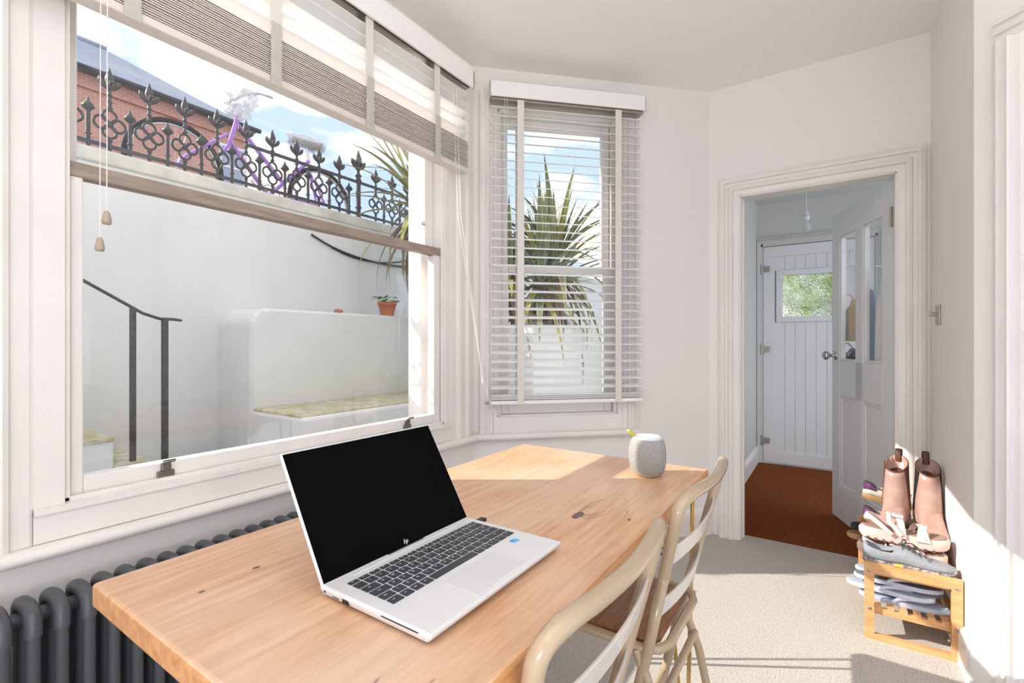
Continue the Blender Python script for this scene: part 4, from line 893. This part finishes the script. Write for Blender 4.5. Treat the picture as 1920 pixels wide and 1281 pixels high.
for z in (RH - 0.030, 0.110):
    for y in (0.004, Wd - 0.022): MB().box(0.018, Ln - 0.018, y, y + 0.018, z - 0.016, z + 0.013).build('side_rail', 'bamboo', rk)
    for xx in (0.018, Ln - 0.036): MB().box(xx, xx + 0.018, 0.022, Wd - 0.022, z - 0.018, z + 0.004).build('cross_rail', 'bamboo', rk)
    for k in range(6):
        y = 0.032 + k * (Wd - 0.064 - 0.020) / 5; MB().box(0.018, Ln - 0.018, y, y + 0.020, z + 0.004, z + 0.014).build('slat', 'bamboo', rk)
TOPZ = RH - 0.016; LOWZ = 0.124

# shoe lofts: x heel->toe, y across, z up
def ring(x, w, z0, z1, n=20, cav=0.0, dy=0.0, pw=0.75):
    P = []
    for k in range(n):
        g = 2 * math.pi * k / n; c_, s_ = math.cos(g), math.sin(g)
        y = w * math.copysign(abs(c_) ** pw, c_); z = z0 + (z1 - z0) * (0.5 + 0.5 * math.copysign(abs(s_) ** pw, s_))
        if cav and s_ > 0.55: z -= cav * min(1, (s_ - 0.55) / 0.2)
        P.append((x, y + dy, z))
    return P
def foot_w(f, W):  # half width along the sole, f 0..1
    return W * (0.36 + 0.10 * math.sin(min(1, f / 0.25) * 1.57)) if f < 0.3 else W * (0.46 - 0.05 * math.sin((f - 0.3) / 0.25 * 3.14) if f < 0.55 else 0.46 + 0.06 * math.sin((f - 0.55) / 0.3 * 1.9)) 
def outline(L, W, n=28):
    """closed shoe-sole outline"""
    P = []
    for i in range(n):
        g = 2 * math.pi * i / n; x = L / 2 - L / 2 * math.cos(g); f = x / L
        w = W / 2 * (0.72 + 0.28 * f - 0.16 * math.sin(math.pi * min(1, f / 0.8)) ** 2 * (f < 0.8)) * abs(math.sin(g)) ** 0.55
        P.append((x, math.copysign(w, math.sin(g)) if abs(math.sin(g)) > 1e-6 else 0.0))
    return P
def sole(L, W, z0, z1, rock=0.0, infl=0.0):
    o = outline(L, W); mb = MB(); rs = []
    for z, k in ((z0, 0.94), (z0 + (z1 - z0) * 0.3, 1.0), (z1 - (z1 - z0) * 0.2, 1.0 + infl), (z1, 0.97)):
        rs.append([(L / 2 + (x - L / 2) * k, y * k, z + rock * max(0, (x / L - 0.7) / 0.3) ** 2) for x, y in o])
    return mb.rings(rs)
def place(o, x, y, z, rz, rx=0.0, ry=0.0): o.location = (x, y, z); o.rotation_euler = (rx, ry, rz)
TOE = R(-90)          # toes towards the right wall (-Y)

# grey running shoe
def running_shoe(label, x, y, z, rz, rx=0):
    t = thing('running_shoe', label, 'shoe', (x, y, z), rz); t.rotation_euler = (rx, 0, rz)
    L = 0.275
    so = sole(L, 0.088, 0.0, 0.024, 0.012).build('outsole', mat('tread_grey', (0.08, 0.085, 0.10), 0.8, noise=(90, 0.7), c2=(0.55, 0.55, 0.58)), t)
    S = [(0.004, 0.020, 0.07, 0), (0.012, 0.030, 0.082, 0.0), (0.03, 0.035, 0.080, 0.035), (0.06, 0.037, 0.072, 0.04), (0.09, 0.037, 0.072, 0.035), (0.105, 0.038, 0.082, 0.012), (0.125, 0.039, 0.080, 0.0), (0.16, 0.041, 0.066, 0), (0.20, 0.044, 0.052, 0), (0.235, 0.041, 0.044, 0), (0.258, 0.031, 0.040, 0), (0.270, 0.014, 0.034, 0)]
    MB().rings([ring(px, w_, 0.016 + (0.012 * max(0, (px / L - 0.7) / 0.3) ** 2), h, 24, cv) for px, w_, h, cv in S]).build('upper', mat('mesh_grey', (0.30, 0.32, 0.35), 0.8, noise=(260, 0.25), bump=(200, 0.5, 0.002)), t)
    MB().rings([ring(px, w_, 0.02, h, 16, 0.02) for px, w_, h in ((0.02, 0.022, 0.062), (0.05, 0.026, 0.05), (0.085, 0.027, 0.055), (0.10, 0.024, 0.065))]).build('lining', 'black', t)
    lc = MB()
    for k in range(6):
        px = 0.120 + 0.016 * k; h = 0.083 - 0.0062 * k
        lc.tube(smooth_path([(px, -0.022, h - 0.010), (px + 0.006, 0, h + 0.001), (px + 0.004, 0.022, h - 0.010)], 1), 0.0026, n=6); lc.tube(smooth_path([(px + 0.010, -0.022, h - 0.014), (px, 0, h), (px - 0.002, 0.022, h - 0.010)], 1), 0.0026, n=6)
    for sg in (-1, 1): lc.tube(smooth_path([(0.118, 0, 0.088), (0.125, sg * 0.025, 0.100), (0.14, sg * 0.045, 0.085), (0.125, sg * 0.015, 0.086)]), 0.0024, n=6); lc.tube(smooth_path([(0.118, 0, 0.088), (0.15, sg * 0.03, 0.090), (0.17, sg * 0.05, 0.070)]), 0.0022, n=6)
    lc.build('laces', mat('lace_grey', (0.07, 0.075, 0.08), 0.8), t)
    MB().box(0.095, 0.118, -0.049, -0.044, 0.018, 0.027).build('side_badge', 'strap', t)
    MB().box(0.095, 0.118, 0.044, 0.049, 0.018, 0.027).build('side_badge', 'strap', t)
    return t
running_shoe('grey mesh running shoe with black laces at the front of the rack', 2.306, -0.085, TOPZ, TOE)
# pink platform sandals
def strap_over(mb, x0, x1, wl_, h, wd=0.018, th_=0.003, skew=0.0):
    rs = []
    for i in range(11):
        g = math.pi * i / 10; y = wl_ * math.cos(g); z = 0.030 + h * math.sin(g) ** 0.8; xx = x0 + (x1 - x0) * i / 10
        rs.append([(xx - wd / 2, y, z), (xx + wd / 2, y, z), (xx + wd / 2, y * 0.93, z - th_), (xx - wd / 2, y * 0.93, z - th_)])
    mb.rings(rs, smooth=False)
M['pink'] = mat('pink_foam', (0.78, 0.52, 0.46), 0.7); M['pink2'] = mat('pink_strap', (0.80, 0.58, 0.53), 0.8, bump=(300, 0.3, 0.001))
def sandal(label, x, y, z, rz, rx=0.0, ry=0.0, hk=1.0):
    t = thing('platform_sandal', label, 'sandal', (x, y, z), rz, 'pink sandals on the rack'); t.rotation_euler = (rx, ry, rz); L = 0.275
    so = sole(L, 0.092, 0.0, 0.042, 0.008, 0.01).build('platform', 'pink', t)
    for k in range(9):
        for sg in (-1, 1):
            f = 0.10 + 0.09 * k; yy = 0.5 * 0.1 * (0.72 + 0.28 * f - 0.16 * math.sin(math.pi * min(1, f / 0.8)) ** 2 * (f < 0.8)) * abs(math.sin(math.acos(1 - 2 * f))) ** 0.55
            MB().box(f * L - 0.004, f * L + 0.004, sg * yy - 0.003, sg * yy + 0.003, -0.001, 0.007).build('tread_notch', 'knot', so)
    fb = sole(L - 0.02, 0.086, 0.040, 0.046, 0.008); fb.xf(Matrix.Translation((0.01, 0, 0))); fb.build('footbed', mat('footbed_brown', (0.30, 0.20, 0.16), 0.9), t)
    s1 = MB(); strap_over(s1, 0.205, 0.185, 0.046, 0.022 + 0.028 * hk, 0.026); strap_over(s1, 0.165, 0.205, 0.044, 0.022 + 0.030 * hk, 0.018); s1.build('toe_strap', 'pink2', t)
    s2 = MB(); strap_over(s2, 0.10, 0.135, 0.042, 0.022 + 0.052 * hk, 0.020); s2.tube(smooth_path([(0.10, 0.042, 0.035), (0.05, 0.042, 0.045 + 0.033 * hk), (0.010, 0.0, 0.048 + 0.044 * hk), (0.05, -0.042, 0.045 + 0.033 * hk), (0.10, -0.042, 0.035)]), 0.008, n=6, flat=(0.35, 1.2)); s2.build('ankle_strap', 'pink2', t)
    for sg in (-1, 1): MB().tube([(0.13, sg * 0.044, 0.04), (0.09, sg * 0.043, 0.030 + 0.055 * hk), (0.09, sg * 0.010, 0.034 + 0.071 * hk)], 0.008, n=6, flat=(0.4, 1.1)).build('side_strap', 'pink2', t)
    b = MB().box(0.10, 0.135, -0.024, 0.006, 0.040 + 0.060 * hk, 0.046 + 0.063 * hk).build('buckle', 'pink2', t, bevel=0.002); MB().box(0.108, 0.128, -0.020, 0.002, 0.0455 + 0.063 * hk, 0.0475 + 0.063 * hk).build('buckle_clip', mat('buckle_grey', (0.42, 0.43, 0.40), 0.4), b)
    return t
sandal('pink platform sandal with webbing straps and buckle, topmost of its pair', 2.398, -0.078, TOPZ + 0.070, TOE, 0, R(2))
sandal('pink platform sandal squashed beneath its twin', 2.398, -0.072, TOPZ, TOE, 0, 0, 0.2)
# ankle boots
M['boot'] = mat('pink_leather', (0.46, 0.30, 0.245), 0.33, noise=(14, 0.35), c2=(0.36, 0.22, 0.18), bump=(30, 0.3, 0.004)); M['boot_dark'] = mat('brown_leather', (0.10, 0.035, 0.02), 0.5); M['gore'] = mat('elastic_black', (0.010, 0.010, 0.014), 0.85); M['gore_brown'] = mat('elastic_brown', (0.11, 0.035, 0.02), 0.85)
def boot(label, x, y, z, rz, rx, ry, gm):
    t = thing('ankle_boot', label, 'boot', (x, y, z), rz, 'pink ankle boots on the rack'); t.rotation_euler = (rx, ry, rz); L = 0.27; t.scale = (0.93, 1.0, 1.0)
    sole(L, 0.092, 0, 0.024, 0.010).build('sole', mat('boot_sole', (0.36, 0.26, 0.20), 0.7), t)
    MB().box(0.006, 0.075, -0.034, 0.034, -0.012, 0.006).build('heel_block', 'boot_dark', t, bevel=0.006)
    S = [(0.004, 0.022, 0.10), (0.014, 0.034, 0.13), (0.05, 0.038, 0.15), (0.09, 0.040, 0.145), (0.12, 0.041, 0.125), (0.15, 0.042, 0.100), (0.18, 0.044, 0.080), (0.215, 0.044, 0.066), (0.245, 0.036, 0.056), (0.262, 0.022, 0.048), (0.269, 0.008, 0.04)]
    up_ = MB().rings([ring(px, w_, 0.016, h, 24) for px, w_, h in S])
    H = 0.285
    def sh(z, g): # shaft surface
        f = (z - 0.06) / (H - 0.06); lx_ = 0.070 - 0.014 * f + 0.016 * max(0, 0.5 - f); ly = 0.049 - 0.011 * f + 0.006 * max(0, f - 0.8); cx = 0.068 - 0.012 * f
        return (cx + lx_ * math.cos(g), ly * math.sin(g), z - 0.026 * math.cos(g) * max(0, f - 0.55) / 0.45)
    zs = [0.06, 0.09, 0.13, 0.17, 0.21, 0.25, H]
    rs = [[sh(z, 2 * math.pi * k / 28) for k in range(28)] for z in zs] + [[tuple(Vector(sh(z, 2 * math.pi * k / 28)) * 1.0 + Vector((-(sh(z, 2 * math.pi * k / 28)[0] - 0.06) * 0.10, -sh(z, 2 * math.pi * k / 28)[1] * 0.10, 0))) for k in range(28)] for z in (H, 0.20, 0.12)]
    up_.rings(rs); up_.build('upper', 'boot', t)
    MB().rings([[tuple(Vector((0.058, 0, z)) + Vector((0.046 * math.cos(2 * math.pi * k / 24), 0.034 * math.sin(2 * math.pi * k / 24), -0.026 * math.cos(2 * math.pi * k / 24) if z > 0.2 else 0))) for k in range(24)] for z in (0.10, H - 0.055)], caps=True).build('lining', 'boot_dark', t)
    for sg in (-1, 1):
        rs = []
        for i in range(9):
            z = 0.10 + (H - 0.006 - 0.10) * i / 8; hw = 0.20 + 0.55 * i / 8
            out = [Vector(sh(z, sg * (math.pi / 2 + 0.12) + d)) for d in (-hw, -hw / 2, 0, hw / 2, hw)]
            n_ = [Vector((p.x - 0.064, p.y, 0)).normalized() * 0.0025 for p in out]
            rs.append([p + q for p, q in zip(out, n_)] + [p - q for p, q in zip(out[::-1], n_[::-1])])
        MB().rings(rs).build('elastic_gore', gm, t)
    MB().tube(smooth_path([(0.004, 0, H - 0.01), (-0.012, 0, H + 0.038), (-0.004, 0, H + 0.056), (0.008, 0, H + 0.032), (0.010, 0, H)]), 0.010, n=6, flat=(1.2, 0.22)).build('pull_tab', 'boot_dark', t)
    MB().tube([Vector(sh(H - 0.002, 2 * math.pi * k / 28)) for k in range(28)], 0.003, n=6, closed=True).build('collar', 'boot_dark', t)
    return t
boot('pink leather ankle boot with brown elastic and a pull tab, beside the sneakers', 2.706, -0.232, TOPZ + 0.040, R(180 - 14), 0, R(2), 'gore_brown')
boot('pink leather ankle boot with black elastic, leaning against the wall', 2.700, -0.318, TOPZ + 0.040, R(180 + 2), 0, R(2), 'gore')
# sneakers
M['snk'] = mat('sneaker_cream', (0.62, 0.58, 0.48), 0.8); M['snk_p'] = mat('sneaker_purple', (0.10, 0.03, 0.10), 0.7); M['gum'] = mat('gum_sole', (0.40, 0.22, 0.09), 0.6)
def sneaker(label, x, y, z, rz, rx, ry):
    t = thing('sneaker', label, 'shoe', (x, y, z), rz, 'cream sneakers on the rack'); t.rotation_euler = (rx, ry, rz); L = 0.265
    sole(L, 0.092, 0, 0.026, 0.008).build('sole', 'gum', t)
    S = [(0.003, 0.018, 0.07, 0), (0.012, 0.030, 0.082, 0.0), (0.03, 0.034, 0.076, 0.035), (0.06, 0.036, 0.066, 0.035), (0.09, 0.037, 0.068, 0.03), (0.11, 0.038, 0.078, 0.0), (0.16, 0.041, 0.064, 0), (0.20, 0.043, 0.052, 0), (0.24, 0.036, 0.044, 0), (0.262, 0.012, 0.036, 0)]
    MB().rings([ring(px, w_, 0.018, h, 24, cv) for px, w_, h, cv in S]).build('upper', 'snk', t)
    hl = MB(); hl.rings([ring(px, w_ + 0.0018, 0.040, h, 24, cv) for px, w_, h, cv in ((0.0015, 0.018, 0.073, 0), (0.010, 0.031, 0.084, 0.0), (0.028, 0.0345, 0.078, 0.04), (0.045, 0.036, 0.070, 0.04))]); hl.build('heel_counter', 'snk_p', t)
    st2 = MB()
    for k in range(3): 
        for sg in (-1, 1): st2.bar((0.10 + 0.022 * k, sg * 0.040, 0.030), (0.122 + 0.020 * k, sg * 0.033, 0.066 - 0.004 * k), 0.004, 0.009)
    st2.build('side_stripes', 'snk_p', t)
    lc = MB()
    for k in range(4): lc.tube([(0.125 + 0.018 * k, -0.02, 0.074 - 0.006 * k), (0.128 + 0.018 * k, 0, 0.079 - 0.006 * k), (0.125 + 0.018 * k, 0.02, 0.074 - 0.006 * k)], 0.003, n=6)
    lc.build('laces', 'snk', t)
    return t
sneaker('cream sneaker with purple heel tilted on top of its twin', 2.785, -0.100, TOPZ + 0.120, R(-86), 0, R(8))
sneaker('cream sneaker with purple heel lying under the tilted one', 2.770, -0.105, TOPZ + 0.004, R(-88), 0, 0)
# brown clog and dark slipper at the far left corner
cl = thing('cork_sandal', 'tan cork footbed sandal sticking out over the rack corner', 'sandal', (2.555, -0.040, TOPZ + 0.0), TOE)
sole(0.25, 0.090, 0.0, 0.022, 0.006).build('sole', mat('cork', (0.50, 0.29, 0.14), 0.8, noise=(90, 0.3)), cl); fbm = sole(0.236, 0.078, 0.020, 0.025, 0.006); fbm.xf(Matrix.Translation((0.007, 0, 0))); fbm.build('footbed', mat('suede_brown', (0.24, 0.12, 0.05), 0.9), cl)
s_ = MB(); strap_over(s_, 0.055, 0.055, 0.044, 0.018, 0.030); s_.build('strap', mat('strap_brown', (0.20, 0.10, 0.05), 0.8), cl)
sp = thing('slipper', 'dark grey fleecy slipper behind the cork sandal', 'slipper', (2.655, -0.055, TOPZ), TOE)
sole(0.25, 0.09, 0, 0.020).build('sole', 'black', sp); MB().rings([ring(px, w_, 0.014, h, 20, cv) for px, w_, h, cv in ((0.003, 0.018, 0.030, 0), (0.02, 0.032, 0.036, 0.012), (0.06, 0.036, 0.036, 0.014), (0.10, 0.038, 0.034, 0.008), (0.125, 0.039, 0.027, 0.0), (0.18, 0.041, 0.026, 0), (0.225, 0.036, 0.027, 0), (0.246, 0.012, 0.025, 0))]).build('upper', mat('fleece_dark', (0.035, 0.035, 0.04), 1.0, bump=(200, 1.0, 0.004)), sp)
# flip-flops
M['flip'] = mat('flip_grey_blue', (0.42, 0.47, 0.56), 0.7); M['flip2'] = mat('flip_lilac', (0.60, 0.62, 0.74), 0.7); M['flip_d'] = mat('flip_dark_bed', (0.17, 0.18, 0.20), 0.8)
def flipflop(label, x, y, z, rz, body, bed, strap, rx=0, ry=0, k=1.0):
    t = thing('flip_flop', label, 'flip-flop', (x, y, z), rz, 'flip-flops on the lower shelf'); t.rotation_euler = (rx, ry, rz); L = 0.27 * k
    sole(L, 0.095, 0, 0.016, 0.002).build('sole', body, t); fb = sole(L - 0.008, 0.088, 0.0155, 0.0175, 0.002); fb.xf(Matrix.Translation((0.004, 0, 0))); fb.build('footbed', bed, t)
    s = MB()
    for sg in (-1, 1): s.tube(smooth_path([(0.10, sg * 0.040, 0.014), (0.115, sg * 0.036, 0.027), (0.16, sg * 0.020, 0.030), (0.200, 0.0, 0.022)]), [0.007] * 10 + [0.004] * 4 if False else 0.0060, n=6, flat=(0.5, 1.25))
    s.tube([(0.200, 0, 0.028), (0.203, 0, 0.010)], 0.003, n=6); s.build('strap', strap, t)
    return t
flipflop('lilac grey flip-flop heaped at the top of the lower shelf', 2.345, -0.060, LOWZ + 0.063, R(-88), 'flip2', 'flip_d', 'flip2')
flipflop('pale blue flip-flop poking out of the lower shelf', 2.345, -0.035, LOWZ + 0.031, R(-92), 'flip2', 'flip', 'flip2')
flipflop('slate grey flip-flop at the back of the lower shelf', 2.470, -0.075, LOWZ, R(-90), 'flip', 'flip_d', 'flip2')
flipflop('blue grey flip-flop flat on the lower shelf slats', 2.330, -0.075, LOWZ, R(-88), 'flip', 'flip', 'flip2')
flipflop('grey flip-flop lying on the far slats of the lower shelf', 2.585, -0.07, LOWZ, R(-90), 'flip', 'flip', 'flip')
